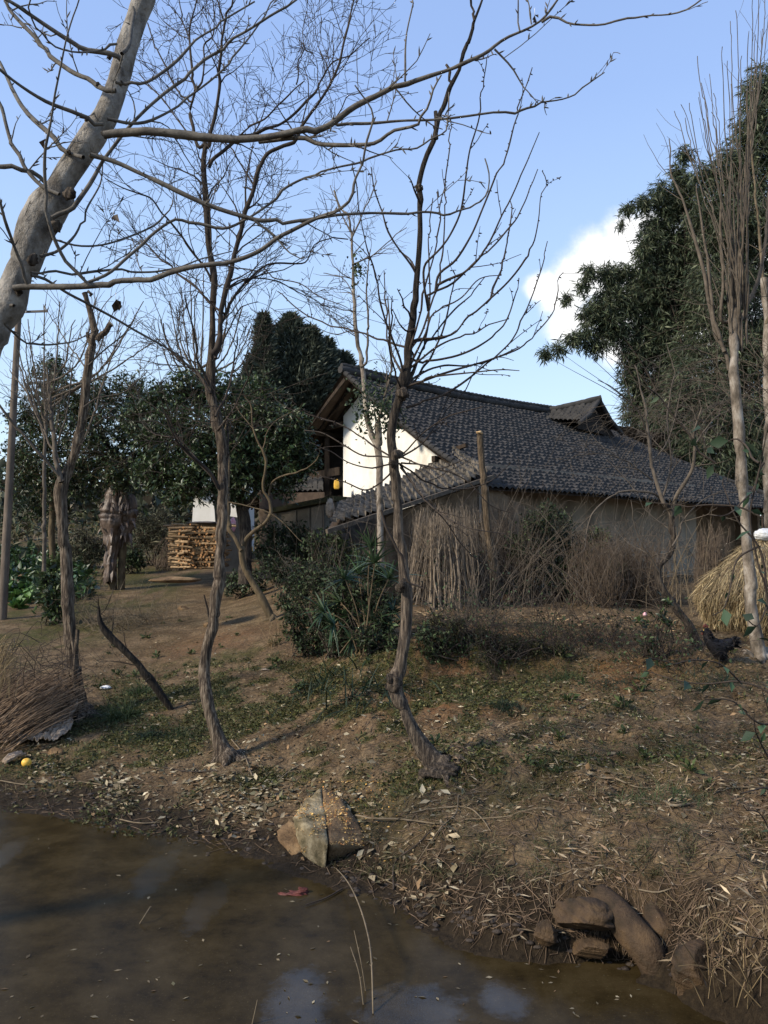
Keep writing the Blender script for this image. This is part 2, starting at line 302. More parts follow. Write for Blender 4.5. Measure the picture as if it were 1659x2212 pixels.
def axis(lo, hi, f0, f1, fs):
    a = np.arange(f0, f1, fs); g = [fs]; x = f1; R_ = []
    s = fs
    while x < hi: R_.append(x); s *= 1.09; x += s
    R_.append(hi); s = fs; x = f0; Lf = []
    while x > lo: s *= 1.09; x -= s; Lf.append(max(x, lo))
    return np.r_[Lf[::-1], a, R_]
gx = axis(-600, 600, -5.2, 5.6, .035); gy = axis(-60, 1500, 3.9, 13.0, .035)
GX, GY = np.meshgrid(gx, gy, indexing='ij'); GZ = zt(GX, GY); nx, ny = GX.shape
def zt(X, Y):
    X = np.asarray(X, float); Y = np.asarray(Y, float); i = np.clip(np.searchsorted(gx, X) - 1, 0, nx - 2); j = np.clip(np.searchsorted(gy, Y) - 1, 0, ny - 2)
    a = np.clip((X - gx[i]) / (gx[i + 1] - gx[i]), 0, 1); b = np.clip((Y - gy[j]) / (gy[j + 1] - gy[j]), 0, 1)
    return (GZ[i, j] * (1 - a) + GZ[i + 1, j] * a) * (1 - b) + (GZ[i, j + 1] * (1 - a) + GZ[i + 1, j + 1] * a) * b
GYS = np.r_[np.arange(4.0, 16, .025), np.arange(16, 60, .1)]
def Gs(u, v):
    u = np.asarray(u, float); v = np.asarray(v, float); out = []
    for k in range(0, len(u), 400):
        x, y = (u[k:k + 400] - CX) / FPX, (CY - v[k:k + 400]) / FPX; dy = math.cos(TH) - y * math.sin(TH); dz = math.sin(TH) + y * math.cos(TH)
        X = (x / dy)[:, None] * GYS; Z = HC + (dz / dy)[:, None] * GYS; h = np.maximum(zt(X, GYS + 0 * X), 0); i = np.argmax(Z < h, axis=1); r = np.arange(len(i)); out.append(np.stack([X[r, i], GYS[i], h[r, i]], 1))
    return np.concatenate(out) if out else np.zeros((0, 3))
def G(u, v): return Gs([u], [v])[0]
mb = MB(); q = (np.arange(nx - 1)[:, None] * ny + np.arange(ny - 1)[None]).reshape(-1, 1)
dgr = pond_d(GX, GY)
mud = 1 - sst(dgr + .6 * fbm(GX * 1.6, GY * 1.6, 21) + .3 * fbm(GX * 6, GY * 6, 22), .2, np.interp(GX, [-2, 1], [1.0, .55]))
def moss_mask(X, Y):
    u = CX + X / Y * FPX; g = sst(fbm(X * 1.1, Y * 1.1, 31, 5) + .7 * fbm(X * 4, Y * 4, 33), -.11, .16)
    zone = .10 * sst(Y, 6.5, 8) + np.exp(-((X + .7) / 2.4) ** 2 - ((Y - 9.0) / 1.7) ** 2) * 1.25 + .38 * np.exp(-((X - 2.3) / 1.6) ** 2 - ((Y - 7.2) / 1.2) ** 2) + 1.0 * np.exp(-((X + 2.2) / 2.2) ** 2 - ((Y - 11.6) / 2.2) ** 2) + .55 * np.exp(-((X - .9) / 1.1) ** 2 - ((Y - 10.8) / .8) ** 2) + 1.3 * sst(-X, 5.2, 7) * sst(Y, 13, 17)
    return np.clip(g * zone * 1.4, 0, 1)
def red_mask(X, Y):
    Yw = Y + .9 * fbm(X * .8, Y * .15, 51) + .35 * fbm(X * 3, Y * .6, 52); st_ = sst(X, -.1, .6) * (1 - sst(X, 3.6, 4.4))
    return np.clip(.85 * st_ * np.exp(-((Yw - 10.72) / .22) ** 2) * sst(fbm(X * 2.2, Y * 2.2, 55), -.22, .1) + .32 * st_ * np.exp(-((Y - 12.4) / .9) ** 2) + np.exp(-((X - .9) / 1.3) ** 2 - ((Y - 9.5) / .55) ** 2) + .7 * np.exp(-((X - .6) / .5) ** 2 - ((Y - 10.6) / .6) ** 2) + .8 * np.exp(-((X - 3.0) / .5) ** 2 - ((Y - 10.2) / .6) ** 2) + .7 * np.exp(-((X + 3.3) / 1.2) ** 2 - ((Y - 15.0) / 1.2) ** 2) + .5 * np.exp(-((X + .6) / 1.2) ** 2 - ((Y - 14.5) / 1.6) ** 2), 0, 1)
col = np.stack([mud, moss_mask(GX, np.maximum(GY, 1)), red_mask(GX, GY)], -1).reshape(-1, 3)
mb.add(np.stack([GX, GY, GZ], -1).reshape(-1, 3), np.c_[q, q + ny, q + ny + 1, q + 1], col)
def ground_mat():
    m = bpy.data.materials.new('soil'); m.use_nodes = True; t = m.node_tree; b = t.nodes['Principled BSDF']
    g = N(t, 'ShaderNodeTexCoord'); a = N(t, 'ShaderNodeAttribute', attribute_name='Col'); sp = N(t, 'ShaderNodeSeparateColor'); t.links.new(a.outputs['Color'], sp.inputs[0])
    n1 = N(t, 'ShaderNodeTexNoise', i_Scale=2.2, i_Detail=9.0, i_Roughness=.68); n2 = N(t, 'ShaderNodeTexNoise', i_Scale=26.0, i_Detail=8.0, i_Roughness=.7); n3_ = N(t, 'ShaderNodeTexNoise', i_Scale=9.0, i_Detail=7.0, i_Roughness=.7)
    for n in (n1, n2, n3_): t.links.new(g.outputs['Object'], n.inputs[0])
    soil = ramp(t, n1.outputs['Fac'], [(.3, (.055, .037, .020)), (.5, (.115, .080, .046)), (.7, (.195, .142, .086))])
    fine = ramp(t, n2.outputs['Fac'], [(.3, (.35, .34, .32)), (.5, (.95, .95, .92)), (.70, (1.9, 1.8, 1.6))])
    k = N(t, 'ShaderNodeMix', data_type='RGBA', blend_type='MULTIPLY'); k.inputs['Factor'].default_value = 1; t.links.new(soil, k.inputs['A']); t.links.new(fine, k.inputs['B'])
    def over(prev, fac, colr, amp=1.3):
        f = math_(t, 'MULTIPLY', fac, math_(t, 'ADD', math_(t, 'MULTIPLY', math_(t, 'SUBTRACT', n3_.outputs['Fac'], .5), 3.2), amp), clamp=True)
        x = N(t, 'ShaderNodeMix', data_type='RGBA'); t.links.new(f, x.inputs['Factor']); t.links.new(prev, x.inputs['A']); t.links.new(colr, x.inputs['B']); return x.outputs['Result']
    red = ramp(t, n2.outputs['Fac'], [(.3, (.075, .036, .016)), (.6, (.17, .084, .036)), (.75, (.26, .14, .065))])
    moss = ramp(t, n2.outputs['Fac'], [(.3, (.024, .025, .007)), (.55, (.058, .056, .016)), (.75, (.10, .092, .03))])
    mudc = ramp(t, n2.outputs['Fac'], [(.3, (.010, .0068, .0036)), (.55, (.026, .018, .0095)), (.75, (.052, .036, .019))])
    c = over(k.outputs['Result'], sp.outputs[2], red, .7); c = over(c, sp.outputs[1], moss, .9); c = over(c, sp.outputs[0], mudc, 1.5)
    t.links.new(c, b.inputs['Base Color']); b.inputs['Specular IOR Level'].default_value = .15
    t.links.new(math_(t, 'SUBTRACT', .95, math_(t, 'MULTIPLY', sp.outputs[0], .22)), b.inputs['Roughness'])
    bp = N(t, 'ShaderNodeBump', i_Strength=1.0, i_Distance=.03); h = math_(t, 'ADD', n2.outputs['Fac'], n3_.outputs['Fac']); t.links.new(h, bp.inputs['Height']); t.links.new(bp.outputs[0], b.inputs['Normal'])
    return m
gr = mb.build('ground', ground_mat()); gr['kind'] = 'structure'
# water: murky, with films of scum that dull the reflection and clear patches that keep it
def water_mat():
    m = bpy.data.materials.new('pond_water'); m.use_nodes = True; t = m.node_tree; b = t.nodes['Principled BSDF']; g = N(t, 'ShaderNodeTexCoord')
    n1 = N(t, 'ShaderNodeTexNoise', i_Scale=2.6, i_Detail=9.0, i_Roughness=.72); n2 = N(t, 'ShaderNodeTexNoise', i_Scale=75.0, i_Detail=4.0, i_Roughness=.7); n4 = N(t, 'ShaderNodeTexNoise', i_Scale=7.0, i_Detail=9.0, i_Roughness=.7)
    for n in (n1, n2, n4): t.links.new(g.outputs['Object'], n.inputs[0])
    c = ramp(t, n1.outputs['Fac'], [(.3, (.011, .0078, .0034)), (.5, (.029, .0205, .0085)), (.72, (.049, .036, .017))])
    sk = ramp(t, n2.outputs['Fac'], [(.60, (0, 0, 0)), (.70, (.045, .037, .018))]); k = N(t, 'ShaderNodeMix', data_type='RGBA', blend_type='ADD'); k.inputs['Factor'].default_value = 1
    t.links.new(c, k.inputs['A']); t.links.new(sk, k.inputs['B']); t.links.new(k.outputs['Result'], b.inputs['Base Color'])
    f = None
    for (u, v, rx, ry) in WP:
        p = P(u, v, 1) - P(u, v, 0); s = HC / -p[2]; cx, cy = p[0] * s, p[1] * s
        mp = N(t, 'ShaderNodeMapping'); mp.vector_type = 'POINT'; mp.inputs['Location'].default_value = (-cx / rx, -cy / ry, 0); mp.inputs['Scale'].default_value = (1 / rx, 1 / ry, 0); t.links.new(g.outputs['Object'], mp.inputs[0])
        ln = N(t, 'ShaderNodeVectorMath', operation='LENGTH'); t.links.new(mp.outputs[0], ln.inputs[0]); e = math_(t, 'SUBTRACT', 1.0, ln.outputs['Value']); f = e if f is None else math_(t, 'MAXIMUM', f, e)
    f = math_(t, 'ADD', f, math_(t, 'MULTIPLY', math_(t, 'SUBTRACT', n4.outputs['Fac'], .5), 1.7))
    mr = N(t, 'ShaderNodeMapRange', interpolation_type='SMOOTHSTEP'); mr.inputs['From Min'].default_value = -.1; mr.inputs['From Max'].default_value = .55; t.links.new(f, mr.inputs['Value'])
    t.links.new(math_(t, 'ADD', .05, math_(t, 'MULTIPLY', mr.outputs[0], .42)), b.inputs['Specular IOR Level'])
    b.inputs['Roughness'].default_value = .05
    bp = N(t, 'ShaderNodeBump', i_Strength=.25, i_Distance=.004); t.links.new(n2.outputs['Fac'], bp.inputs['Height']); t.links.new(bp.outputs[0], b.inputs['Normal'])
    return m
WP = [(335, 1885, .16, .45), (445, 1955, .13, .45), (640, 2175, .20, .45), (890, 2185, .32, .3), (5, 1850, .12, .5), (1090, 2160, .16, .2), (1270, 2140, .12, .14)]
mb = MB(); mb.add([(-12, 1.2, 0), (4, 1.2, 0), (4, 11, 0), (-12, 11, 0)], np.array([[0, 1, 2, 3]])); wt = mb.build('pond_water', water_mat()); wt['kind'] = 'structure'
# ---------------------------------------------------------------- materials
M = {}
M['bark_grey'] = mat('bark_grey', (.085, .074, .060), (.20, .182, .155), 9, .9, .9, 34, (1, 1, .7), c3=(.33, .305, .265), bd=.03, attr=True)
M['bark_branch'] = mat('bark_branch', (0.055, 0.048, 0.040), (0.143, 0.129, 0.107), 12, .85, .3, 60)
M['bark_brown'] = mat('bark_brown', (0.032, 0.023, 0.016), (0.103, 0.077, 0.053), 42, .95, 1.0, 42, (1, 1, .11), c3=(0.192, 0.153, 0.110), bd=.05, attr=True, p=(.40, .52, .60))
M['bark_dark'] = mat('bark_dark', (0.017, 0.013, 0.010), (0.052, 0.040, 0.029), 42, .95, 1.0, 42, (1, 1, .11), c3=(0.097, 0.076, 0.055), bd=.05, attr=True, p=(.40, .52, .60))
M['twig_dark'] = mat('twig_dark', (0.023, 0.017, 0.013), (0.054, 0.041, 0.031), 10, .9)
M['twig_grey'] = mat('twig_grey', (0.060, 0.048, 0.035), (0.125, 0.102, 0.077), 10, .9)
M['twig_tan'] = mat('twig_tan', (0.090, 0.069, 0.042), (0.192, 0.150, 0.096), 10, .9)
M['bark_pale'] = mat('bark_pale', (0.068, 0.055, 0.040), (0.177, 0.146, 0.112), 7, .9, .7, 30, (1, 1, .5), c3=(0.314, 0.279, 0.232), p=(.36, .52, .66), bd=.02, attr=True)
M['bark_yellow'] = mat('bark_yellow', (0.054, 0.039, 0.021), (0.126, 0.093, 0.051), 12, .9, .6, 30, (1, 1, .3), bd=.02)
M['cutwood'] = mat('cutwood', (.42, .27, .12), (.62, .44, .24), 20, .9)
M['leaf'] = mat('leaf', (.8, .8, .8), (1.1, 1.1, 1.1), 3, .42, attr=True, spec=.45, transl=.12)
M['bamboo_leaf'] = mat('bamboo_leaf', (.8, .8, .8), (1.1, 1.1, 1.1), 3, .6, attr=True, spec=.3, transl=.32)
M['leafdull'] = mat('leafdull', (.8, .8, .8), (1.1, 1.1, 1.1), 3, .65, attr=True, spec=.3, transl=.15)
M['dry'] = mat('dry', (.8, .8, .8), (1.15, 1.15, 1.15), 8, .85, attr=True, spec=.2)
M['plaster'] = mat('plaster', (.40, .36, .28), (.69, .67, .60), 1.1, .95, .25, 18, (1, 1, .55), c3=(.79, .775, .72), p=(.2, .42, .62), detail=9)
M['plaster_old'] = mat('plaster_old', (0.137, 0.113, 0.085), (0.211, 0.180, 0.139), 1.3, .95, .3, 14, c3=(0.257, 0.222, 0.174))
M['mudwall'] = mat('mudwall', (0.085, 0.058, 0.035), (0.145, 0.102, 0.065), 3, .98, .8, 20, c3=(0.190, 0.140, 0.090))
M['tile'] = mat('tile', (0.014, 0.014, 0.014), (0.035, 0.033, 0.031), 3.5, .85, .5, 40, attr=True, c3=(0.043, 0.041, 0.038), p=(.3, .5, .72))
M['shedtile'] = mat('shedtile', (0.034, 0.030, 0.023), (0.085, 0.074, 0.058), 5, .9, .5, 40, attr=True, c3=(0.154, 0.129, 0.098))
M['timber'] = mat('timber', (0.011, 0.007, 0.005), (0.030, 0.020, 0.012), 9, .9, .4, 30, (1, 1, .4), c3=(0.048, 0.033, 0.021))
M['board'] = mat('board', (0.040, 0.027, 0.019), (0.072, 0.051, 0.036), 4, .9, .2, 30)
M['concrete'] = mat('concrete', (0.055, 0.058, 0.055), (0.110, 0.113, 0.107), 3, .95, .4, 22, c3=(0.210, 0.210, 0.200), p=(.35, .52, .7))
M['moss'] = mat('moss', (0.027, 0.027, 0.010), (0.066, 0.060, 0.023), 8, .95, .8, 40)
M['stone'] = mat('stone', (0.062, 0.037, 0.017), (0.146, 0.090, 0.043), 4, .92, .9, 24, c3=(0.247, 0.164, 0.082), p=(.33, .5, .68), bd=.03)
M['wetstone'] = mat('wetstone', (0.016, 0.011, 0.004), (0.049, 0.030, 0.015), 4, .75, .8, 24, c3=(0.095, 0.058, 0.026), bd=.03)
M['sheet'] = mat('sheet', (.045, .03, .022), (.09, .063, .046), 7, .5, 1.0, 16, (1, 1, .4), c3=(.18, .13, .098), spec=.5)
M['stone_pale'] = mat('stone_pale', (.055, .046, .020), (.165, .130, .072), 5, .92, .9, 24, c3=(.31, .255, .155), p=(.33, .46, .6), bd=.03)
M['cloth'] = mat('cloth', (0.20, 0.15, 0.105), (0.38, 0.30, 0.22), 12, .9, .8, 60, (1, 1, 1), c3=(0.348, 0.288, 0.228))
M['white'] = mat('white', (.62, .62, .6), (.8, .8, .78), 8, .5)
M['yellow'] = mat('yellow', (.35, .18, .04), (.70, .42, .06), 14, .5, c3=(.75, .48, .08), p=(.3, .42, .7))
M['black'] = mat('black', (.003, .003, .004), (.009, .009, .012), 20, .7, .5, 80, spec=.25)
M['red'] = mat('red', (.06, .016, .012), (.13, .035, .026), 10, .6)
M['pink'] = mat('pink', (.75, .28, .34), (.85, .6, .62), 5, .5)
M['pole'] = mat('pole', (0.089, 0.071, 0.055), (0.158, 0.126, 0.097), 8, .95, .3, 40, (1, 1, .3))
M['metal'] = mat('metal', (.05, .045, .04), (.11, .09, .075), 9, .6)
M['ceramic'] = mat('ceramic', (.5, .48, .44), (.6, .58, .54), 9, .3)
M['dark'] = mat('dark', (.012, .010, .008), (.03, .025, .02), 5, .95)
# ---------------------------------------------------------------- farmhouse
HO = np.array([-1.27, 24.0, 0]); HA = np.array([.76, .65, 0]); HBv = np.array([.65, -.76, 0]); ZR, PITCH, WE = 8.0, .658, 5.85
def hp(t, w, z): return HO + np.multiply.outer(t, HA) + np.multiply.outer(w, HBv) + np.multiply.outer(z, np.array([0, 0, 1.]))
def ridge_z(t): return ZR - .12 * np.sin(np.clip(t / 10.5, 0, 1) * math.pi) - .1 * np.clip(t / 10.5, 0, 1)
def slope_z(t, w): f = np.abs(w) / WE; return ZR - PITCH * np.abs(w) + (ridge_z(t) - ZR) * np.clip(1 - f * 1.6, 0, 1) ** 1.5 - .16 * np.sin(f * math.pi) + .05 * fbm(t * .5, w * .5, 41) + .07 * fbm(t * .22, w * .22, 43)
def tiled(mb, fp, t0, t1, w0, w1, pt=.22, pw=.20, nt_=6, hit=None, amp=1.0, seed=0, t1f=None):
    """courses of small curved grey tiles as real relief; fp(t, w) -> points, normal up"""
    nc = int((t1 - t0) / pt); nr = int((w1 - w0) / pw); ct = np.arange(nc * nt_ + 1) / nt_; fr = np.array([0, .5, .93, .97]); cw = np.concatenate([k + fr for k in range(nr)] + [[nr]])
    T_, W_ = np.meshgrid(ct, cw, indexing='ij'); it, iw = np.floor(T_ + 1e-6), np.floor(W_ + 1e-6); j = h2(it, iw, 71 + seed); j2 = h2(it, iw, 77 + seed)
    arch = np.abs(np.cos((T_ - .5) * math.pi)); f = W_ - iw; up = np.where(f < .95, f / .93, 0)
    h = amp * (.060 * arch + .070 * up * (.6 + .8 * j) + .012 * (j2 - .5))
    wj = W_ + np.where(f > .4, (j2 - .5) * .34, 0)
    tt = t0 + T_ * pt + (j - .5) * .02; ww = w0 + wj * pw
    if t1f is not None: tt = np.minimum(tt, t1f(ww))
    V = fp(tt, np.minimum(ww, w1 + .03)); V = V + h[..., None] * np.array([0, 0, 1.])
    c = .75 + .5 * j; c = np.where((f > .8) & (f < .95), c * 1.12, c); n2_ = T_.shape[1]
    q = (np.arange(T_.shape[0] - 1)[:, None] * n2_ + np.arange(n2_ - 1)[None]).reshape(-1, 1)
    mb.add(V.reshape(-1, 3), np.c_[q, q + 1, q + n2_ + 1, q + n2_], np.repeat(c.reshape(-1, 1), 3, 1))
house = thing('farmhouse', (2, 26, 1.4), 'old farmhouse with white gable wall and long sagging grey tiled roof', 'house')
mb = MB(); thip = lambda w: 12.7 + np.clip(w, 0, 9) * 1.0
tiled(mb, lambda t, w: hp(t, w, slope_z(t, w)), -.05, 19.2, .12, WE + .1, hit=1, t1f=thip)
roof = mb.build('roof', M['tile'], house, smooth=False)
roof_back = MB()
t_, w_ = np.meshgrid(np.linspace(0, 19, 40), np.linspace(0, -WE, 16), indexing='ij'); V = hp(t_, w_, slope_z(t_, w_)); q = (np.arange(39)[:, None] * 16 + np.arange(15)[None]).reshape(-1, 1)
roof_back.add(V.reshape(-1, 3), np.c_[q, q + 1, q + 17, q + 16]); V2 = V - np.array([0, 0, .07]); roof_back.add(V2.reshape(-1, 3), np.c_[q, q + 16, q + 17, q + 1])
t_, w_ = np.meshgrid(np.linspace(0.02, 12.6, 30), np.linspace(0.1, WE, 16), indexing='ij'); V = hp(t_, w_, slope_z(t_, w_) - .08); q = (np.arange(29)[:, None] * 16 + np.arange(15)[None]).reshape(-1, 1); roof_back.add(V.reshape(-1, 3), np.c_[q, q + 16, q + 17, q + 1])
hip = [hp(12.8, 0, 7.8), hp(18.9, WE, 4.1), hp(18.9, -WE, 4.1)]; roof_back.add(np.array(hip), np.array([[0, 1, 2]]))
roof_back.add(np.array([hp(18.9, WE, 4.1), hp(18.9, -WE, 4.1), hp(18.9, -WE, 4.02), hp(18.9, WE, 4.02)]), np.array([[0, 1, 2, 3]]))
roof_back.build('roof_underside', M['board'], house)
# ridge of stacked tiles, raised at the far end, and the little gable under it
mb = MB(); tt = np.linspace(-.1, 12.9, 150); pr = hp(tt, 0 * tt, ridge_z(tt) + .1); tubes(mb, pr, .13 + .03 * (vn(tt * 9, 0 * tt, 5) - .5), 8, cap=True, lump=.25, lfreq=6)
for k in range(63):
    t = -.05 + k * .203; a = hp(t, 0, float(ridge_z(t)) + .23); b = hp(t + .19, 0, float(ridge_z(t + .19)) + .25); tubes(mb, np.array([a, (a + b) / 2, b]), np.array([.07, .08, .085]), 7, cap=True, col=(.7 + .5 * rng.random(),) * 3)
mb.build('ridge', M['tile'], house)
# small cross-gable standing on the slope near the far end, its dark open end facing the yard
def lerp3(a, b, f): return a * (1 - f) + b * f
R0, R1 = hp(10.0, -.3, 7.90), hp(11.05, 1.7, 8.16)
for side, (E0, E1) in enumerate(((hp(9.1, .2, 7.58), hp(9.7, 1.75, 7.2)), (hp(12.6, -.2, 7.6), hp(12.5, 1.75, 7.05)))):
    gs = MB(); fpq = lambda t, w: (lambda f, g: (R0 * (1 - f) + R1 * f) * (1 - g) + (E0 * (1 - f) + E1 * f) * g + np.array([0, 0, 1.]) * (.10 * f * f - .12 * np.sin(math.pi * g)))(t[..., None] / 2.2, w[..., None] / 1.7)
    tiled(gs, fpq, 0, 2.2, 0, 1.7, pw=.19, seed=9 + side); gs.build('gablet_roof', M['tile'], house, smooth=False)
    vb = MB(); tubes(vb, np.array([R1 + [0, 0, .12], lerp3(R1, E1, .5) + [0, 0, -.04], E1 + [0, 0, .06]]), [.09, .085, .08], 7, cap=True); vb.build('gablet_verge', M['tile'], house)
rb = MB(); f = np.linspace(0, 1.04, 24)[:, None]; tubes(rb, lerp3(R0, R1, f) + np.array([0, 0, 1.]) * (.08 + .10 * f * f), np.full(24, .12), 8, cap=True, lump=.3, lfreq=8); rb.build('gablet_ridge', M['tile'], house)
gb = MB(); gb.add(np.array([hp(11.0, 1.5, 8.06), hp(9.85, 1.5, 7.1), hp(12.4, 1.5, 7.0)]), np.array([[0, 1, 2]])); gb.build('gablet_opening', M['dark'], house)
hipm = MB(); a = hp(12.7, .0, 7.85); b = hp(19.1, WE + .05, 4.28); n = 40; f = np.linspace(0, 1, n)[:, None]; pl = a * (1 - f) + b * f; pl[:, 2] -= .18 * np.sin(f[:, 0] * math.pi); tubes(hipm, pl, np.full(n, .12), 7, cap=True, lump=.4, lfreq=7); hipm.build('hip_ridge', M['tile'], house)
# verge tiles along the front gable edge
vm = MB()
for k in range(34):
    w = .1 + k * .17; a = hp(.02, w, float(slope_z(0., w)) + .05); b = hp(.02, w + .2, float(slope_z(0., w + .2)) + .09); tubes(vm, np.array([a, b]), np.array([.08, .085]), 7, cap=True, col=(.6 + .6 * rng.random(),) * 3)
vm.build('verge', M['tile'], house)
# walls
def wall(mb, poly, thick, nrm, mat=0):
    poly = np.array(poly); k = len(poly); V = np.r_[poly, poly - nz(nrm) * thick]; F = [np.array([[0, i, i + 1] for i in range(1, k - 1)]), np.array([[k, k + i + 1, k + i] for i in range(1, k - 1)]), np.array([[i, (i + 1) % k, k + (i + 1) % k, k + i] for i in range(k)])]; mb.add(V, F, None, mat)
TG = .95
mb = MB(); top = [(w, float(slope_z(TG, w)) - .1) for w in np.linspace(5.3, -1.2, 14)]; wall(mb, [hp(TG, -1.2, 4.2), hp(TG, 5.3, 3.2)] + [hp(TG, w, z) for w, z in top], .25, -HA); mb.build('gable_wall', M['plaster'], house, smooth=False)
mb = MB(); wall(mb, [hp(TG + .05, -1.2, 1.2), hp(TG + .05, 5.25, 1.2), hp(TG + .05, 5.25, 3.25), hp(TG + .05, -1.2, 4.2)], .25, -HA); wall(mb, [hp(TG + .02, -5.2, 1.2), hp(TG + .02, -1.2, 1.2), hp(TG + .02, -1.2, 4.1), hp(TG + .02, -5.2, 4.1)], .25, -HA); mb.build('lower_wall', M['mudwall'], house, smooth=False)
mb = MB(); W1 = 4.75
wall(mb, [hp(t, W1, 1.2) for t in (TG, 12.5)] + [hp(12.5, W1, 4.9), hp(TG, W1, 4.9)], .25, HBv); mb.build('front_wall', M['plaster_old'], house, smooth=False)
mb = MB(); wall(mb, [hp(t, W1 - 1.2, 1.2) for t in (12.5, 18.2)] + [hp(18.2, W1 - 1.2, 5.2), hp(12.5, W1 - 1.2, 5.2)], .25, HBv); wall(mb, [hp(18.2, 4.5, 1.2), hp(18.2, -5, 1.2), hp(18.2, -5, 4.4), hp(18.2, 4.5, 4.4)], .2, HA); wall(mb, [hp(TG, -5, 1.2), hp(18.2, -5, 1.2), hp(18.2, -5, 4.6), hp(TG, -5, 4.6)], .2, -HBv); mb.build('rear_wall', M['mudwall'], house, smooth=False)
mb = MB()
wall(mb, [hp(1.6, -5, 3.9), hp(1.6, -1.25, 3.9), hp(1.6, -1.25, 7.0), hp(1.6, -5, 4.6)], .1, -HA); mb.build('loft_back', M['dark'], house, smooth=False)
def post(name, a, b, w, h, mt=M['timber'], par=house): m_ = MB(); beam(m_, a, b, w, h); return m_.build(name, mt, par, smooth=False)
for t in (.06, .5, .92): post('rafter', hp(t, .05, ZR - .2), hp(t, -WE, ZR - .2 - PITCH * WE), .07, .11)
for w in (-1.9, -3.2, -4.7): post('purlin', hp(-.02, w, float(slope_z(0., w)) - .22), hp(3, w, float(slope_z(3., w)) - .22), .13, .15)
for k in range(5): post('batten', hp(.16 + .15 * k, -.1, ZR - .13), hp(.16 + .15 * k, -WE, ZR - .13 - PITCH * WE), .05, .03)
for w in (2.3, 4.0): post('purlin', hp(-.02, w, float(slope_z(0., w)) - .22), hp(TG, w, float(slope_z(0., w)) - .22), .13, .15)
post('gable_brace', hp(.86, 3.3, 5.25), hp(.86, 4.4, 5.75 - .8 + .45), .1, .1)
post('loft_post', hp(TG + .3, -1.42, 4.2), hp(TG + .3, -1.42, 6.9), .15, .15); post('loft_post', hp(TG - .1, -1.95, 4.15), hp(TG - .1, -1.95, 6.5), .16, .16); post('loft_post', hp(TG + .3, -3.6, 4.15), hp(TG + .3, -3.6, 5.5), .14, .14)
post('loft_rail', hp(TG - .12, -1.25, 5.12), hp(TG - .12, -2.9, 5.05), .06, .26); post('loft_tie', hp(TG - .2, -1.0, 6.62), hp(TG - .2, -2.4, 6.55), .12, .16); post('loft_sill', hp(TG - .1, -1.25, 4.22), hp(TG - .1, -2.2, 4.2), .1, .22)
# low tiled roof behind the yard wall
low = thing('side_outhouse', hp(1, -4, 1.6), 'low outhouse with grey tiled roof and brown board eave left of the white gable', 'outhouse')
mb = MB(); Z0 = P(694, 1040, 26.3); a = P(560, 1036, 28.2); b = P(705, 1036, 26.2); c = P(705, 1062, 23.9); d = P(560, 1064, 25.8); fq = lambda t, w: (a * (1 - t[..., None]) + b * t[..., None]) * (1 - w[..., None]) + (d * (1 - t[..., None]) + c * t[..., None]) * w[..., None]
tiled(mb, lambda t, w: fq(t / 3.0, w / 2.3), 0, 3.0, 0, 2.3, seed=3); mb.build('roof', M['tile'], low, smooth=False)
mb = MB(); wall(mb, [P(560, 1100, 25.7), P(700, 1097, 23.7), P(700, 1063, 23.7), P(560, 1066, 25.7)], .08, (-.3, -1, 0)); mb.build('fascia_board', M['board'], low, smooth=False)
mb = MB(); wall(mb, [P(560, 1250, 26), P(700, 1250, 24), P(700, 1095, 24), P(560, 1098, 26)], .2, (-.3, -1, 0)); mb.build('wall', M['mudwall'], low, smooth=False)
# concrete pigsty with mossy slab roof
sty = thing('concrete_shed', P(650, 1215, 21), 'low grey concrete shed with mossy slab roof and stained panels below white gable', 'shed')
A0, B0 = P(582, 1098, 22.0), P(716, 1071, 20.2); dn = np.array([0, 0, -1.]); nA = nz(np.cross(B0 - A0, [0, 0, 1]))
mb = MB(); back = -nA * 3.2
C0 = P(765, 1072, 20.6); wall(mb, [A0 + dn * .13, B0 + dn * .13, B0, A0], 3.0, nA); mb.build('slab', M['moss'], sty, smooth=False)
mb = MB(); wall(mb, [A0 - nA * .2 + dn * 2, B0 - nA * .2 + dn * 2, B0 - nA * .2 + dn * .14, A0 - nA * .2 + dn * .14], 2.4, nA); mb.build('wall', M['concrete'], sty, smooth=False)
for f0, f1 in ((.14, .38), (.41, .60), (.63, .80)):
    mb = MB(); L_ = B0 - A0; wall(mb, [A0 + L_ * f0 - nA * .14 + dn * .78, A0 + L_ * f1 - nA * .14 + dn * .78, A0 + L_ * f1 - nA * .14 + dn * .18, A0 + L_ * f0 - nA * .14 + dn * .18], .05, nA); mb.build('panel', M['plaster_old'], sty, smooth=False)
# lean-to with old tiles
shed = thing('lean_to_shed', P(880, 1280, 18.6), 'lean-to shed with ragged weathered tile roof and mud wall against the white gable', 'shed')
H1, H2_, L2_, L1 = P(1066, 1020, 19.4), P(985, 972, 21.6), P(735, 1088, 19.6), P(706, 1137, 16.6)
mb = MB(); fs = lambda t, w: (L2_ * (1 - w[..., None]) + H2_ * w[..., None]) * (1 - t[..., None]) + (L1 * (1 - w[..., None]) + H1 * w[..., None]) * t[..., None]
lt = 2.7; tiled(mb, lambda t, w: fs(t / lt, 1 - w / 5.0) + (-.10 * np.sin(math.pi * np.clip(w / 5, 0, 1)) + .14 * fbm(w * .9, t * .9, 61))[..., None] * np.array([0, 0, 1.]), 0, lt, 0, 5.0, pt=.2, pw=.19, seed=21, amp=1.1)
mb.build('roof', M['shedtile'], shed, smooth=False)
mb = MB(); o_ = np.array([0, 0, -.1]); mb.add(np.array([H1, H2_, L2_, L1]) + o_, np.array([[0, 1, 2, 3]])); mb.build('roof_underside', M['board'], shed)
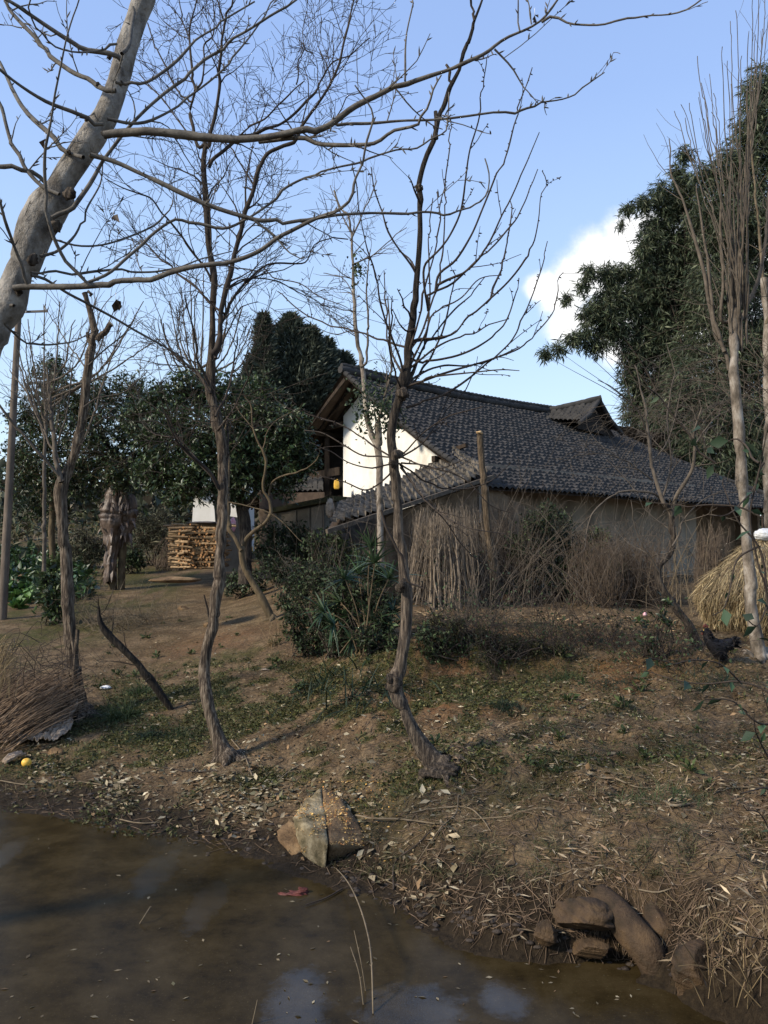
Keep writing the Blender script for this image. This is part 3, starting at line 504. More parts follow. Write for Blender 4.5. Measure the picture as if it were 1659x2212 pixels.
for k in range(5): post('pole', fs(np.array(.02), np.array(.0)) * 0 + (H1 * (.1 + .2 * k) + L1 * (.9 - .2 * k)) + [0, .05, -.14], (H2_ * (.1 + .2 * k) + L2_ * (.9 - .2 * k)) + [0, 0, -.14], .09, .09, M['timber'], shed)
post('verge_pole', H1 + [0, -.03, -.11], L1 + [0, -.03, -.11], .09, .09, M['twig_grey'], shed)
mb = MB(); a, b = H1 * .93 + L1 * .07, H1 * .32 + L1 * .68; a = a + [-.1, .45, -.2]; b = b + [0, .45, -.2]; wall(mb, [np.r_[b[:2], 1.2], np.r_[a[:2], 1.2], a, b], .25, np.cross(a - b, [0, 0, 1])); mb.build('wall', M['mudwall'], shed, smooth=False)
mb = MB(); e = H1 + [-.1, .4, -.25]; wall(mb, [np.r_[e[:2], 1.2], np.r_[(e + HA * 1.6)[:2], 1.2], e + HA * 1.6 + [0, 0, -.6], e], .2, HBv); mb.build('side_wall', M['mudwall'], shed, smooth=False)
# small white building in the gap between the evergreen trees
wb = thing('white_outbuilding', P(440, 1215, 29), 'small white plastered building behind the firewood stack', 'building')
mb = MB(); a, b, c, d = P(408, 1240, 29), P(520, 1240, 29), P(520, 1040, 29), P(420, 1046, 29); wall(mb, [a, b, c, d], 3, (0, -1, 0)); mb.build('wall', M['plaster'], wb, smooth=False)
mb = MB(); wall(mb, [P(405, 1058, 28.7), P(530, 1050, 28.7), P(530, 1046, 28.7), P(405, 1054, 28.7)], .3, (0, -1, 0)); mb.build('eave', M['plaster_old'], wb, smooth=False)
gw = thing('gate_wall', P(500, 1222, 25), 'grey plastered wall end beside the firewood stack', 'wall')
mb = MB(); wall(mb, [P(474, 1235, 25), P(530, 1235, 25), P(530, 1120, 25), P(474, 1112, 25)], .3, (0, -1, 0)); mb.build('wall', M['plaster_old'], gw, smooth=False)
def crumple(name, c, sz, m, label, cat, seed=1, sub=4, amp=.5, fold=3.0, drop=False):
    V, F = ico(sub); V = V * (1 + amp * n3(V, fold, seed) + .3 * amp * n3(V, fold * 3, seed + 2))[:, None]; c = np.asarray(c, float); V = V * np.asarray(sz)
    b = MB(); b.add(V + c, F); return tag(b.build(name, m, loc=c), label, cat)
mb = MB(); V, F = ico(4); V = np.sign(V) * np.abs(V) ** .45; V = V * (1 + .16 * n3(V, 2.2, 3) + .1 * n3(V, 6, 4))[:, None] * np.array([.085, .05, .16]); V[:, 0] *= 1 - .35 * sst(V[:, 2], .02, .18); c = P(727, 1046, 24.9); mb.add(V + c, F); tag(mb.build('feed_bag', M['yellow'], loc=c), 'small yellow plastic bag on the loft ledge beside the white gable', 'bag')
crumple('feed_sack', P(713, 1098, 20.0), (.11, .07, .24), M['cloth'], 'tan sack hanging at the corner of the concrete shed', 'sack', 4)
crumple('plastic_bag', P(503, 1134, 24.6), (.10, .06, .22), M['pink'], 'pink and white plastic bag hanging on the grey wall end', 'bag', 5)
# ---------------------------------------------------------------- utility pole
up = thing('utility_pole', G(4, 1338), 'weathered concrete utility pole with one short crossarm behind the leaning tree', 'utility pole')
b0 = G(4, 1338); t0 = P(41, 662, b0[1]); mb = MB(); f = np.linspace(0, 1, 30)[:, None]; tubes(mb, (b0 - [0, 0, .2]) * (1 - f) + t0 * f, np.linspace(.105, .068, 30), 14, cap=True, lump=.05); mb.build('shaft', M['pole'], up)
mb = MB(); ca, cb_ = P(44, 674, b0[1]), P(103, 672, b0[1] - .05); beam(mb, ca, cb_, .05, .045); mb.build('crossarm', M['metal'], up, smooth=False)
for u in (97, 56):
    mb = MB(); c = P(u, 671, b0[1] - .04 if u > 60 else b0[1] - .07); zz = np.array([-.05, .0, .03, .032, .06, .062, .09, .11]); rr = np.array([.008, .02, .03, .018, .03, .018, .026, .004]); tubes(mb, c + zz[:, None] * np.array([0, 0, 1]), rr, 10, cap=True); mb.build('insulator', M['ceramic'], up)
# ---------------------------------------------------------------- firewood stack
fw0 = P(371, 1228, 23.0); sx = 0; zb = P(420, 1227, 22.6)[2]; x0 = P(376, 1200, 22.8)[0]; x1 = P(486, 1200, 22.8)[0]; ztop = P(420, 1139, 22.6)[2]
logmats = [mat('split_log', (.15, .10, .055), (.38, .265, .15), 14, .9, .4, 40, attr=True), mat('log_end', (.30, .155, .065), (.46, .26, .12), 25, .9, attr=True)]
protos = []
for k in range(6):
    b = MB(); rg = np.random.default_rng(100 + k); n = 6; th = np.arange(n) * 2 * math.pi / n + rg.normal(0, .2, n); pr = np.c_[np.cos(th), np.sin(th)] * rg.uniform(.75, 1.1, (n, 1)) * np.array([.036, .03]); Ls = np.linspace(-.5, .5, 4); V = np.concatenate([np.c_[np.full(n, l), pr * (1 + rg.normal(0, .05)) + rg.normal(0, .004, 2)] for l in Ls])
    F = np.concatenate([np.array([[i * n + j, i * n + (j + 1) % n, (i + 1) * n + (j + 1) % n, (i + 1) * n + j] for j in range(n)]) for i in range(3)]); cc = ([.5, .8, 1.25, .65, 1.0, 1.15][k],) * 3; b.add(V, F, cc)
    for e, s_ in ((0, -1), (3, 1)): b.add(np.r_[V[e * n:e * n + n], V[e * n:e * n + n].mean(0)[None]], np.array([[j, (j + 1) % n, n][::s_] for j in range(n)]), cc, 1)
    o = b.build('firewood_log', logmats, smooth=False); protos.append(o.data); bpy.data.objects.remove(o)
def fl(p, rz, ry, ln, k):
    o = bpy.data.objects.new('firewood_log', protos[k % 6]); C.objects.link(o); o.location = [float(x) for x in p]; o.rotation_euler = (rng.uniform(0, 6.28), ry, rz); o.scale = (ln, rng.uniform(.85, 1.2), rng.uniform(.85, 1.2)); tag(o, 'split log in the neat firewood stack by the white building', 'firewood', 'split logs in the firewood stack')
z = zb + .03; layer = 0
while z < ztop:
    if layer % 3 == 1:
        x = x0 + .32
        while x < x1: fl((x + rng.normal(0, .01), 22.75 + rng.normal(0, .03), z + rng.normal(0, .006)), R(78) + rng.normal(0, .08), rng.normal(0, .02), .8, int(rng.integers(6))); x += .074 + rng.uniform(0, .012)
        x = x0 + .02
        for y in (22.42, 22.75): fl((x + .2, y + .25, z), R(30) + rng.normal(0, .25), rng.normal(0, .05), .7, int(rng.integers(6)))
    else:
        for y in (22.36, 22.46, 22.75): fl((x0 + .95 + rng.normal(0, .06), y + rng.normal(0, .03), z + rng.normal(0, .01)), rng.normal(0, .07), rng.normal(0, .025), rng.uniform(.95, 1.15), int(rng.integers(6)))
        for xx in np.arange(x0 + .42, x1, .16): fl((xx + rng.normal(0, .03), 22.72, z + rng.normal(0, .01)), R(84) + rng.normal(0, .1), 0, .82, int(rng.integers(6)))
        for y in (22.42, 22.62): fl((x0 + .30 + rng.normal(0, .05), y + rng.normal(0, .05), z + rng.normal(0, .01)), R(-24) + rng.normal(0, .25), rng.normal(0, .05), .8, int(rng.integers(6)))
    z += .048; layer += 1
for k in range(16): fl((x0 + rng.uniform(.1, 1.3), 22.7 + rng.normal(0, .15), ztop + .03 + .02 * (k % 3)), rng.normal(.1, .35), rng.normal(0, .04), rng.uniform(.7, 1.2), k)
crumple('tarp', P(440, 1130, 22.7) , (.5, .35, .05), M['metal'], 'dark sheet laid over the top of the firewood stack', 'sheet', 8, amp=.3)
# ---------------------------------------------------------------- cut post
b0 = G(1068, 1312); M['bark_post'] = mat('bark_post', (.03, .022, .014), (.085, .062, .038), 30, .95, 1.0, 40, (1, 1, .15), c3=(.15, .11, .07), bd=.04)
cp = thing('cut_post', b0, 'bare sawn-off tree post with orange cut top in front of the tiled roof', 'post')
mb = MB(); p, r = limb('1070,1320 1064,1230 1054,1130 1045,1040 1036,935', [18, 14, 14], b0[1], 0, .08); tubes(mb, p, r, 16, ring=np.full(len(p), 1.0), cap=2, lump=.15, seed=4, lfreq=4); mb.build('trunk', [M['bark_post'], M['cutwood'], M['cutwood']], cp)
mb = MB(); rock_mesh(mb, P(1034, 934, b0[1] - .02), (.09, .07, .05), 4, sub=3, rough=.8); mb.build('splintered_top', M['cutwood'], cp)
# ---------------------------------------------------------------- bare trees
def put(name, base, label, cat, parts, group=None):
    t = thing(name, base, label, cat, group)
    for pn, mb_, mt in parts:
        if mb_.n: mb_.build(pn, mt, t)
    return t
def addtw(mb, out, n=4, col=None):
    for Pt, Rd in out: tubes(mb, Pt, Rd, n, col)
# --- A: thick grey leaning trunk, rooted on the bank just left of the frame
YA = 5.0; rg = np.random.default_rng(1)
p, r = limb('-600,1930 -430,1560 -260,1220 -120,945 -28,760 -6,700 25,640 44,584 78,500 105,455 122,432 137,400 168,350 200,300 222,255 244,200 274,100 300,25 325,-60 360,-200', [70, 66, 64, 62, 62, 62, 66, 62, 60, 68, 66, 56, 54, 52, 50, 47, 45, 44, 42, 36], YA, .35, .035)
tr = MB(); tubes(tr, p, r, 26, lump=.12, lfreq=7, seed=2)
for u, v, s in ((150, 420, .055), (70, 560, .05), (40, 630, .035), (212, 182, .02), (237, 122, .025), (225, 290, .03), (200, 335, .025), (148, 328, .02), (187, 258, .02), (262, 178, .018), (120, 490, .05)): rock_mesh(tr, P(u, v, YA + .12), (s * .8, s * .7, s * .9), int(u), sub=3, rough=.9, mat=1)
LA = []
def la(s, w, dy=None, Y0=5.1): q = limb(s, w, Y0, rg.uniform(-.7, .7) if dy is None else dy, .05); LA.append(q); return q
la('225,292 244,290 300,290 384,294 440,298 520,302 580,297 650,285 700,272 768,226 850,190 935,157 1000,135 1060,113 1100,85 1150,60 1190,27 1215,-5', [22, 20, 20, 19, 18, 17, 15, 14, 13, 12, 11, 10, 8, 8, 7, 6, 5, 4], -.3)
la('560,306 640,302 709,310 768,313 813,310 843,290 898,262 923,240 940,190 958,160', [12, 11, 9, 8, 7, 5, 3], -.5)
la('621,290 684,277 744,267 799,267 855,264 943,261 1053,249 1118,240 1183,222 1244,200 1306,162', [8, 7, 6, 5, 5, 4, 3], .2)
la('1170,48 1183,40 1244,48 1310,52 1360,43 1410,32 1450,30 1490,20 1525,-2', [6, 5, 4, 3], -.3, 4.8)
la('1068,106 1105,145 1130,187 1168,228', [4, 3, 2], .1, 4.8)
la('855,192 880,225 923,260 958,278', [4, 3, 2], .1, 4.85); la('1123,68 1118,-10', [4, 3], 0, 4.8); la('1148,52 1141,-10', [4, 3], 0, 4.8); la('875,175 878,88 893,-5', [5, 4, 3], 0, 4.85)
la('30,622 50,620 112,620 195,618 250,611 295,601 320,603 362,589 415,576 459,571 496,566 534,554 564,539 596,514 634,494 684,469 729,451 756,426 769,384 790,312 803,245 783,207 768,190', [14, 13, 13, 13, 12, 11, 10, 9, 9, 8, 7, 6, 5, 4, 3], -.5)
la('195,335 207,337 250,350 300,375 362,405 384,416 446,444 529,471 559,479 609,476 684,469 721,464 799,461 868,459 915,459 960,466 993,456 1030,434 1050,416 1055,375 1045,347', [11, 10, 10, 9, 9, 8, 7, 6, 5, 4, 3], .3)
la('549,475 596,519 621,544 656,561', [6, 4, 2]); la('175,616 230,590 275,551 325,511 375,480 490,490 526,471 559,449 584,431 609,412 684,377 734,362 799,347 843,332 905,315 943,302 965,290 970,250 968,205', [7, 6, 6, 5, 4, 3], .4)
la('112,471 150,454 187,414 237,337 292,262 350,205 415,155 459,117 534,70 596,25 645,-5', [10, 9, 8, 7, 6, 5], .3)
la('250,178 312,176 350,155 387,127 430,85 471,55 551,-2', [8, 7, 6, 5, 4], .4); la('232,257 287,262 337,250 387,225 446,180 496,130 559,50 590,0', [7, 6, 5, 4, 3], .6)
la('264,132 240,124 225,118 187,107 145,85 100,57 62,32 25,5 0,-10', [11, 10, 9, 7], -.3); la('250,196 215,182 162,160 132,137 92,100 55,60 25,22 5,-10', [11, 9, 8], .3); la('222,268 190,258 150,240 107,222 62,197 20,167 -5,145 -40,110', [10, 8, 6], -.4)
la('180,340 150,328 107,287 62,245 32,200 12,162 -5,130 -30,80', [10, 9, 7], .4); la('128,420 100,408 50,357 25,312 7,265 -3,235 -30,190', [10, 9, 7], .2)
la('195,618 155,584 130,546 110,500 100,434 99,384 107,300 117,212 132,140 147,72 162,25 176,-8', [8, 7, 6, 5, 3], -.5, 5.0); la('60,614 57,609 45,569 30,534 15,489 0,434 -15,380', [8, 7, 6], -.4, 5.0)
la('-10,360 20,362 45,372 70,375 95,400', [10, 11, 10, 9], .1); la('67,594 100,604 130,626 187,656 250,689 300,719 375,766 415,795', [6, 6, 5, 5, 4], .9); la('67,589 150,589 250,586 350,584 430,560 500,540', [6, 5, 4, 2], 1.0)
la('110,515 162,531 225,531 287,509 350,471 375,439', [5, 4, 3], .6); la('87,554 120,546 155,521 190,446 212,400 225,330', [6, 5, 4, 2], .5); la('30,660 -10,640 -40,600', [8, 6]); la('10,700 60,740 150,740 200,715', [5, 4, 2], .6)
la('287,15 283,60 276,105 262,115', [9, 8, 8], -.25, 4.9); la('252,95 200,110 145,112 108,100 85,75 62,-5', [6, 5, 4, 3], -.6, 4.9)
br = MB()
for q, w in LA: tubes(br, q, w, 8, lump=.18, lfreq=20, seed=3)
big = [(q, w) for q, w in LA]
out = twigs(rg, big, 2, 1.5, .6, (30, 70), .25, .0022, 6, .13, .12, .5, .4, rmax=.006)
addtw(br, out); tw = [(a[0][i], a[1][i]) for a in out for i in range(len(a[0]))]
spikes(br, rg, big + tw, 7, .05, .0045, .8, .5); spikes(br, rg, tw, 4, .03, .003, 1.0, .3)
put('leaning_tree', p[0] * 1.0 + [0, 0, .05], 'thick grey leaning tree trunk with long budded branches, nearest of all', 'tree', [('trunk', tr, [M['bark_grey'], M['bark_dark']]), ('branches', br, M['bark_branch'])])
mb = MB(); c = np.array([P(u, v, 5.2) for u, v in ((250, 648), (97, 300), (245, 465), (1155, 33))]); 
for k in range(4):
    mb = MB(); leaves(mb, rg, np.repeat(c[k:k + 1], 3, 0), np.array([[.3, 0, -1.], [-.2, .3, -.8], [.5, -.3, -.6]]), .06, .04, (.04, .028, .02), .15, .5); beam(mb, c[k], c[k] + [0, 0, .05], .002, .002); tag(mb.build('dead_leaf', M['leafdull'], loc=c[k]), 'curled dead leaf still hanging from the bare branches of the leaning tree', 'leaf', 'dead leaves on the leaning tree')
# --- generic builder for a traced tree
def tree(name, label, cat, base, trunk_s, tw_, limbs, tk, bm, trunk_mat, br_mat, Y=None, dy=0, tlump=.12, seed=1, extra=None, cut=False, group=None, tn=22, twn=4, tone=None, ws=1.0, ls=1.0):
    rg = np.random.default_rng(seed); b0 = G(*base); Y = b0[1] if Y is None else Y; t = MB(); p, r = limb(trunk_s, tw_, Y, dy, .04); r = r * ws; r[0] *= 1.25
    p[0] = p[0] - [0, 0, .06]
    if name not in ('twiggy_tree',) and r[0] > .05:
        for k in range(5):
            a = 1.3 * k + seed; d = np.array([math.cos(a), math.sin(a), 0]); ln = rg.uniform(.22, .42); e = p[0] + d * ln; pts_ = np.array([p[0] + [0, 0, .16], p[0] + d * r[0] * .8 + [0, 0, .09], p[0] + d * ln * .6 + [0, 0, .02], e]); pts_[2:, 2] = zt(pts_[2:, 0], pts_[2:, 1]) + [.008, -.02]; rq, rw = smooth(pts_, [r[0] * .62, r[0] * .5, r[0] * .26, .006], .03); tubes(t, rq, rw, 8, lump=.2, ring=None if tone is None else np.full(len(rq), tone[0][1]))
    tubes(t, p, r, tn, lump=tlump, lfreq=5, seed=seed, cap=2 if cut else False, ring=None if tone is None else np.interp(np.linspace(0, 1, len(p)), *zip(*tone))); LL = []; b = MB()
    for (s, w, d) in limbs:
        q = limb(s, w, Y + (rg.uniform(-.15, .15) if dy == 0 else dy * .5), d if d is not None else rg.uniform(-.7, .7), .05); q = (q[0], q[1] * ls); LL.append(q); tubes(b, q[0], q[1], 7, lump=.14, lfreq=14, seed=seed + 1)
    for kw in tk:
        par = {'limbs': LL, 'trunk': [(p, r)], 'top': [(p[len(p) // 2:], r[len(r) // 2:])], 'all': LL + [(p[len(p) // 2:], r[len(r) // 2:])]}[kw.pop('on')]
        o = twigs(rg, par, **kw); addtw(b, o, twn)
        if bm: 
            sp = [(a[0][i], a[1][i]) for a in o for i in range(len(a[0]))]; spikes(b, rg, sp, *bm)
    if bm: spikes(b, rg, LL, bm[0] * .6, *bm[1:])
    if extra: extra(rg, t, b, p, r, LL, Y)
    return put(name, b0, label, cat, [('trunk', t, [trunk_mat, M['cutwood'], M['cutwood']]), ('branches', b, br_mat)], group)
T = lambda s, w, d=None: (s, w, d)
# --- B: tall tree left of centre, forking into a fine crown
def exB(rg, t, b, p, r, LL, Y):
    rock_mesh(t, G(488, 1640) + [0, 0, .02], (.16, .14, .10), 5, sub=3)
tree('bare_tree', 'tall bare tree with S-curved trunk and fine twiggy crown, left of the main tree', 'tree', (490, 1640),
     '492,1645 470,1590 452,1530 443,1450 447,1400 462,1340 470,1290 475,1230 478,1150 482,1080 481,1010 476,950 465,900 450,850 451,800 458,745 461,690 460,650', [62, 44, 38, 34, 34, 36, 37, 34, 32, 32, 32, 34, 36, 38, 30, 26, 22, 19], [
     T('460,652 462,600 455,550 450,500 446,440 443,384 441,340 444,305', [19, 17, 16, 15, 13], 0), T('444,310 434,318 419,275 411,242 416,220 421,197 416,150 411,100 410,62 424,12 430,-20', [10, 9, 8, 7, 5, 4], .4), T('444,312 449,318 454,287 461,262 469,212 475,150 480,87 484,50 491,32 506,-5', [11, 10, 9, 8, 7, 5], -.3),
     T('484,45 475,20 466,-10', [5, 4], 0), T('421,197 431,185 441,137 444,92 456,82 461,37 459,-5', [6, 5, 4, 3], .2), T('411,100 400,60 392,20 384,-10', [5, 4, 3], .5), T('416,220 400,215 384,190 360,150 335,100 318,50', [6, 5, 4, 3], .7), T('441,350 430,290 415,290 384,262 350,215 322,185 300,160', [6, 5, 4, 3], 1.0),
     T('459,765 464,759 474,671 484,639 494,604 504,559 516,516 529,466 544,416 548,400 556,370 569,345 581,330 609,317 634,305 649,277 671,250 696,212 716,175 731,137 741,95 754,50 766,-5', [18, 16, 15, 14, 13, 12, 11, 9, 8, 7, 6, 4], -.3), T('548,398 534,375 509,337 484,312 460,290', [6, 5, 4, 3], .3),
     T('452,362 454,357 484,325 514,297 539,292 584,275 616,260 654,230 671,212 696,175 721,132 759,115 799,82', [11, 10, 9, 8, 6, 4, 3], .6), T('514,297 534,275 571,255 604,222 634,190 656,172', [6, 5, 3], -.5), T('640,182 644,165 644,130 656,110 656,62 662,25', [4, 3, 2], .2), T('604,317 649,300 684,290 721,260 759,205 799,190', [5, 4, 2], -.8),
     T('466,775 466,771 491,671 519,621 544,594 569,576 596,569 634,570 656,569 684,526 721,514 754,514', [10, 9, 8, 7, 5, 4, 3], .5), T('496,619 521,606 559,601 596,606 621,616 646,631 681,646', [5, 4, 2], .7), T('569,578 590,600 615,605 650,610 690,640 750,662', [4, 3, 2], -.5),
     T('486,679 459,659 421,616 384,589 330,540 290,500', [8, 7, 5, 3], .6), T('456,609 446,584 416,544 384,501 350,461 322,426 300,419 262,405 225,384', [8, 7, 6, 5, 3], -.6), T('474,671 484,690 484,640', [5, 4], 0), T('455,850 420,800 385,775 360,735 352,700', [10, 8, 6, 4], .5), T('452,830 425,760 415,700 400,640', [8, 6, 4], -.5), T('465,900 490,850 505,790 512,730', [8, 6, 3], .4), T('470,930 505,880 520,850 545,790', [7, 5, 3], -.6),
     T('472,1055 449,1020 434,1005 414,987 380,950 350,880', [10, 8, 7, 5, 3], -.6), T('470,1047 430,1000 400,977 385,950 350,940 320,932 300,900', [7, 6, 4, 2], .5), T('482,1040 490,1000 492,940 500,890 515,860', [8, 7, 5, 3], .4), T('458,1345 452,1330 444,1310 437,1288', [9, 7, 4], 0), T('466,771 480,740 500,700 530,660 560,650', [5, 4, 2], .7)],
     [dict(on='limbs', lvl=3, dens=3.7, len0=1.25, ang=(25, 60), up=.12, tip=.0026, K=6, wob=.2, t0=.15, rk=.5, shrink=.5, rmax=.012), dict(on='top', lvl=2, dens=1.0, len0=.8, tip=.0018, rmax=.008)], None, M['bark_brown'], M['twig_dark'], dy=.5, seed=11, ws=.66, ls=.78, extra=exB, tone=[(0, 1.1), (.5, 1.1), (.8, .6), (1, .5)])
# --- C: main tree, dark top, thorny shoots
C_l = ['870,838 893,745 898,739 930,664 945,616 953,571 958,509 960,446 962,384 968,337 973,287 975,265', '925,672 918,576 953,534 975,499 993,459 1003,409 1015,325 1033,265 1045,175 1054,112', '940,632 948,594 983,564 1018,509 1043,454 1068,396 1093,332 1113,262 1135,190 1150,145', '945,616 948,614 1018,576 1050,539 1088,454 1118,396 1138,350 1163,282', '925,660 928,634 968,619 1030,566 1068,531 1100,491 1135,434 1154,384 1162,367',
       '885,745 893,739 930,734 980,719 1005,689 1055,646 1105,601 1143,546 1165,476 1173,421 1181,385 1177,370', '1050,655 1053,651 1073,604 1093,534 1103,471 1105,434', '878,880 960,850 1040,796 1068,769 1105,736 1130,691 1153,629 1168,584 1183,520', '880,830 980,800 1065,776 1138,741 1168,711 1190,680 1212,590', '872,820 868,794 843,719 818,639 808,576 793,531 780,484 768,384 757,350', '898,590 895,584 850,519 825,459 810,414 803,384 800,365', '886,790 893,774 818,734 768,716 709,701 634,659 599,626', '892,745 898,741 955,731 988,716', '880,800 920,720 940,680 1000,640 1040,600 1085,590',
       '876,830 850,770 835,700 832,640 828,590', '873,835 905,770 925,700 928,640 925,560 930,480 935,430', '885,760 905,690 918,620 935,560 950,480 957,420 963,395', '880,800 930,760 970,735 1020,720 1060,705 1100,690', '872,830 940,790 1010,790 1080,770 1120,750', '870,835 930,815 1000,805 1060,800 1120,800', '878,770 900,780 970,775 1040,745 1090,700 1110,650 1118,600', '870,850 920,790 960,700 975,640 985,580', '868,850 850,800 838,740 845,690 848,640', '880,830 910,760 960,690 1010,640 1050,600', '896,712 880,715 862,700 850,672', '893,690 870,650 862,620', '900,590 885,560 860,540', '908,440 890,405 882,375']
C_l2 = ['862,985 900,1000 960,1010 1010,995', '858,990 800,960 760,930 700,905 660,895', '860,985 790,985 740,960 690,930 660,925', '858,1000 800,1010 750,1000 700,970 670,955', '856,1010 790,1060 740,1040 700,1030', '862,990 910,960 940,920 990,860 1040,790', '862,1000 920,1040 990,1060 1060,1040 1100,1000', '865,1010 940,1100 1010,1140 1090,1150', '862,1000 900,1060 960,1120 1000,1180 1060,1230 1120,1270', '864,985 920,930 970,900 1040,880', '866,1000 940,1010 1010,1040 1060,1090 1110,1110']
def exC(rg, t, b, p, r, LL, Y):
    rock_mesh(t, G(955, 1660) + [0.03, 0, -.03], (.20, .16, .10), 9, sub=4, rough=.9)
    for u, v, s in ((869, 850, .065), (858, 985, .065), (850, 1000, .05), (850, 1475, .08), (845, 1465, .06), (905, 405, .04), (868, 1265, .06)): rock_mesh(t, P(u, v, Y - .02), (s, s * .9, s), int(v), sub=3, rough=.9)
    q, w = limb('942,300 943,270 941,240', [10, 9, 9], Y, 0, .03); tubes(t, q, w, 8, cap=2); q, w = limb('1025,45 1022,15 1018,-8', [6, 5], Y, 0, .03); tubes(t, q, w, 8)
    q, w = limb('978,180 968,160 963,142', [7, 6], Y, 0, .03); tubes(t, q, w, 8, cap=2)
    q, w = limb('823,1102 835,1140 855,1177 873,1225 890,1262 912,1267', [5, 6, 6, 6, 4], Y - .15, 0, .05); tubes(b, q, w, 7)
tree('bare_tree', 'dark bare tree in the middle with a sapwood scar and many arching thorny shoots', 'tree', (948, 1662),
     '958,1668 925,1632 892,1580 870,1530 855,1492 856,1470 868,1420 875,1370 876,1300 872,1230 865,1150 858,1080 852,1000 850,950 855,890 870,840 882,760 893,690 902,600 908,500 907,430 915,370 935,300 950,250 975,190 1000,120 1020,60 1040,0 1055,-60', [92, 62, 50, 46, 46, 50, 44, 42, 38, 34, 33, 33, 34, 32, 31, 38, 26, 23, 21, 20, 19, 18, 17, 17, 14, 13, 11, 9, 6],
     [T(s, [5.6, 4.6, 3.7, 3.0, 2.0], d) for s, d in zip(C_l, rg.uniform(-1.2, .9, len(C_l)))] + [T(s, [4.2, 3.4, 2.7, 2.0], d) for s, d in zip(C_l2, rg.uniform(-1.0, .6, len(C_l2)))],
     [dict(on='limbs', lvl=1, dens=.9, len0=.45, ang=(25, 55), up=.25, tip=.003, K=6, wob=.1, t0=.2, rmax=.005), dict(on='limbs', lvl=2, dens=.25, len0=.5, ang=(40, 80), up=.0, tip=.002, K=6, wob=.12, t0=.1, rmax=.005)],
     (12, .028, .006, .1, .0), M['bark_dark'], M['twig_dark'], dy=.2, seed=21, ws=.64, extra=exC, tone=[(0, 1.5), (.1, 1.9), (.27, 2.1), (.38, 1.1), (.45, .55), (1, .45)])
# --- D: pollarded tree with sawn stubs on the left
def exD(rg, t, b, p, r, LL, Y):
    for s, w in (('204,718 200,695 190,655 182,634', [15, 13, 11]), ('208,735 220,726 232,714 241,698', [14, 13, 12]), ('194,640 199,634 188,632', [6, 6, 6]), ('200,752 192,732 188,715', [10, 9, 8])):
        q, w2 = limb(s, w, Y, 0, .04); tubes(t, q, w2, 10, cap=2, lump=.1)
    for s in ('168,1360 160,1480 172,1560', '150,1330 162,1450 158,1560'): q, w2 = limb(s, [8, 9, 8], Y - .12, 0, .05); tubes(t, q, w2, 7)
    rock_mesh(t, G(176, 1545), (.2, .16, .2), 33, sub=3)
tree('pollarded_tree', 'pollarded tree with sawn stubs on top beside the reed heap', 'tree', (176, 1548), '180,1552 165,1480 155,1400 147,1300 140,1200 136,1120 134,1060 145,1020 165,970 178,900 185,830 192,780 200,735 206,712', [52, 38, 35, 32, 30, 28, 30, 26, 24, 22, 22, 21, 20, 20],
     [T('137,1040 90,985 50,937 20,900 0,874 -40,820', [8, 8, 7, 5], -.4), T('132,1042 128,1020 120,990 118,950 112,905 105,850 100,790', [14, 13, 12, 9, 6, 4], .3), T('130,1000 110,960 80,900 60,850 40,790', [6, 5, 3], .5), T('160,985 190,930 215,850 240,770 262,720', [6, 5, 3], .5), T('190,790 220,760 270,720 310,690', [4, 3, 2], .4), T('188,800 160,760 130,720 110,680', [4, 3, 2], .5), T('125,960 140,900 150,850 155,790', [5, 4, 2], .2), T('118,940 90,890 60,790 52,720', [5, 4, 2], -.5), T('205,715 225,660 240,640', [3, 2]), T('180,880 210,860 260,850 320,800', [4, 3, 2], .4)],
     [dict(on='limbs', lvl=2, dens=3.2, len0=.95, ang=(22, 55), up=.3, tip=.0026, K=6, wob=.13, rmax=.006), dict(on='top', lvl=2, dens=3.0, len0=.9, ang=(35, 75), up=.3, tip=.0026, K=6, wob=.13, rmax=.005, t0=.2)], None, M['bark_brown'], M['twig_grey'], seed=31, ws=.78, ls=.85, extra=exD)
# --- E: pale double trunk with a leafy climber
def exE(rg, t, b, p, r, LL, Y):
    q, w = limb('820,1060 819,1000 809,950 797,920 790,870 783,800 776,760 768,700 765,640 763,580 760,540 757,490 751,466 735,446 720,410', [14, 13, 12, 11, 10.5, 9.5, 8.5, 8, 7, 6, 5, 4.5, 4], Y + .1, .4, .06); tubes(t, q, w, 10, lump=.12, lfreq=6); LL.append((q, w)); o = twigs(rg, [(q[len(q) // 3:], w[len(q) // 3:])], 3, 2.0, 1.4, (25, 65), .2, .0025, 6, .16, .2, .5, .5, rmax=.012); addtw(b, o)
    lf = MB()
    for c, s, n in (((802, 872), .55, 520), ((826, 890), .42, 260), ((775, 580), .24, 90), ((852, 905), .3, 120)):
        ce = P(c[0], c[1], Y); pp = ce + rg.normal(size=(n, 3)) * s * np.array([.45, .45, .6]); leaves(lf, rg, pp, rg.normal(size=(n, 3)) * [1, 1, .5] + [0, 0, -.9], .085, .05, np.array([(.035, .055, .022), (.055, .075, .035), (.02, .035, .016)]), .3)
    exE.lf = lf
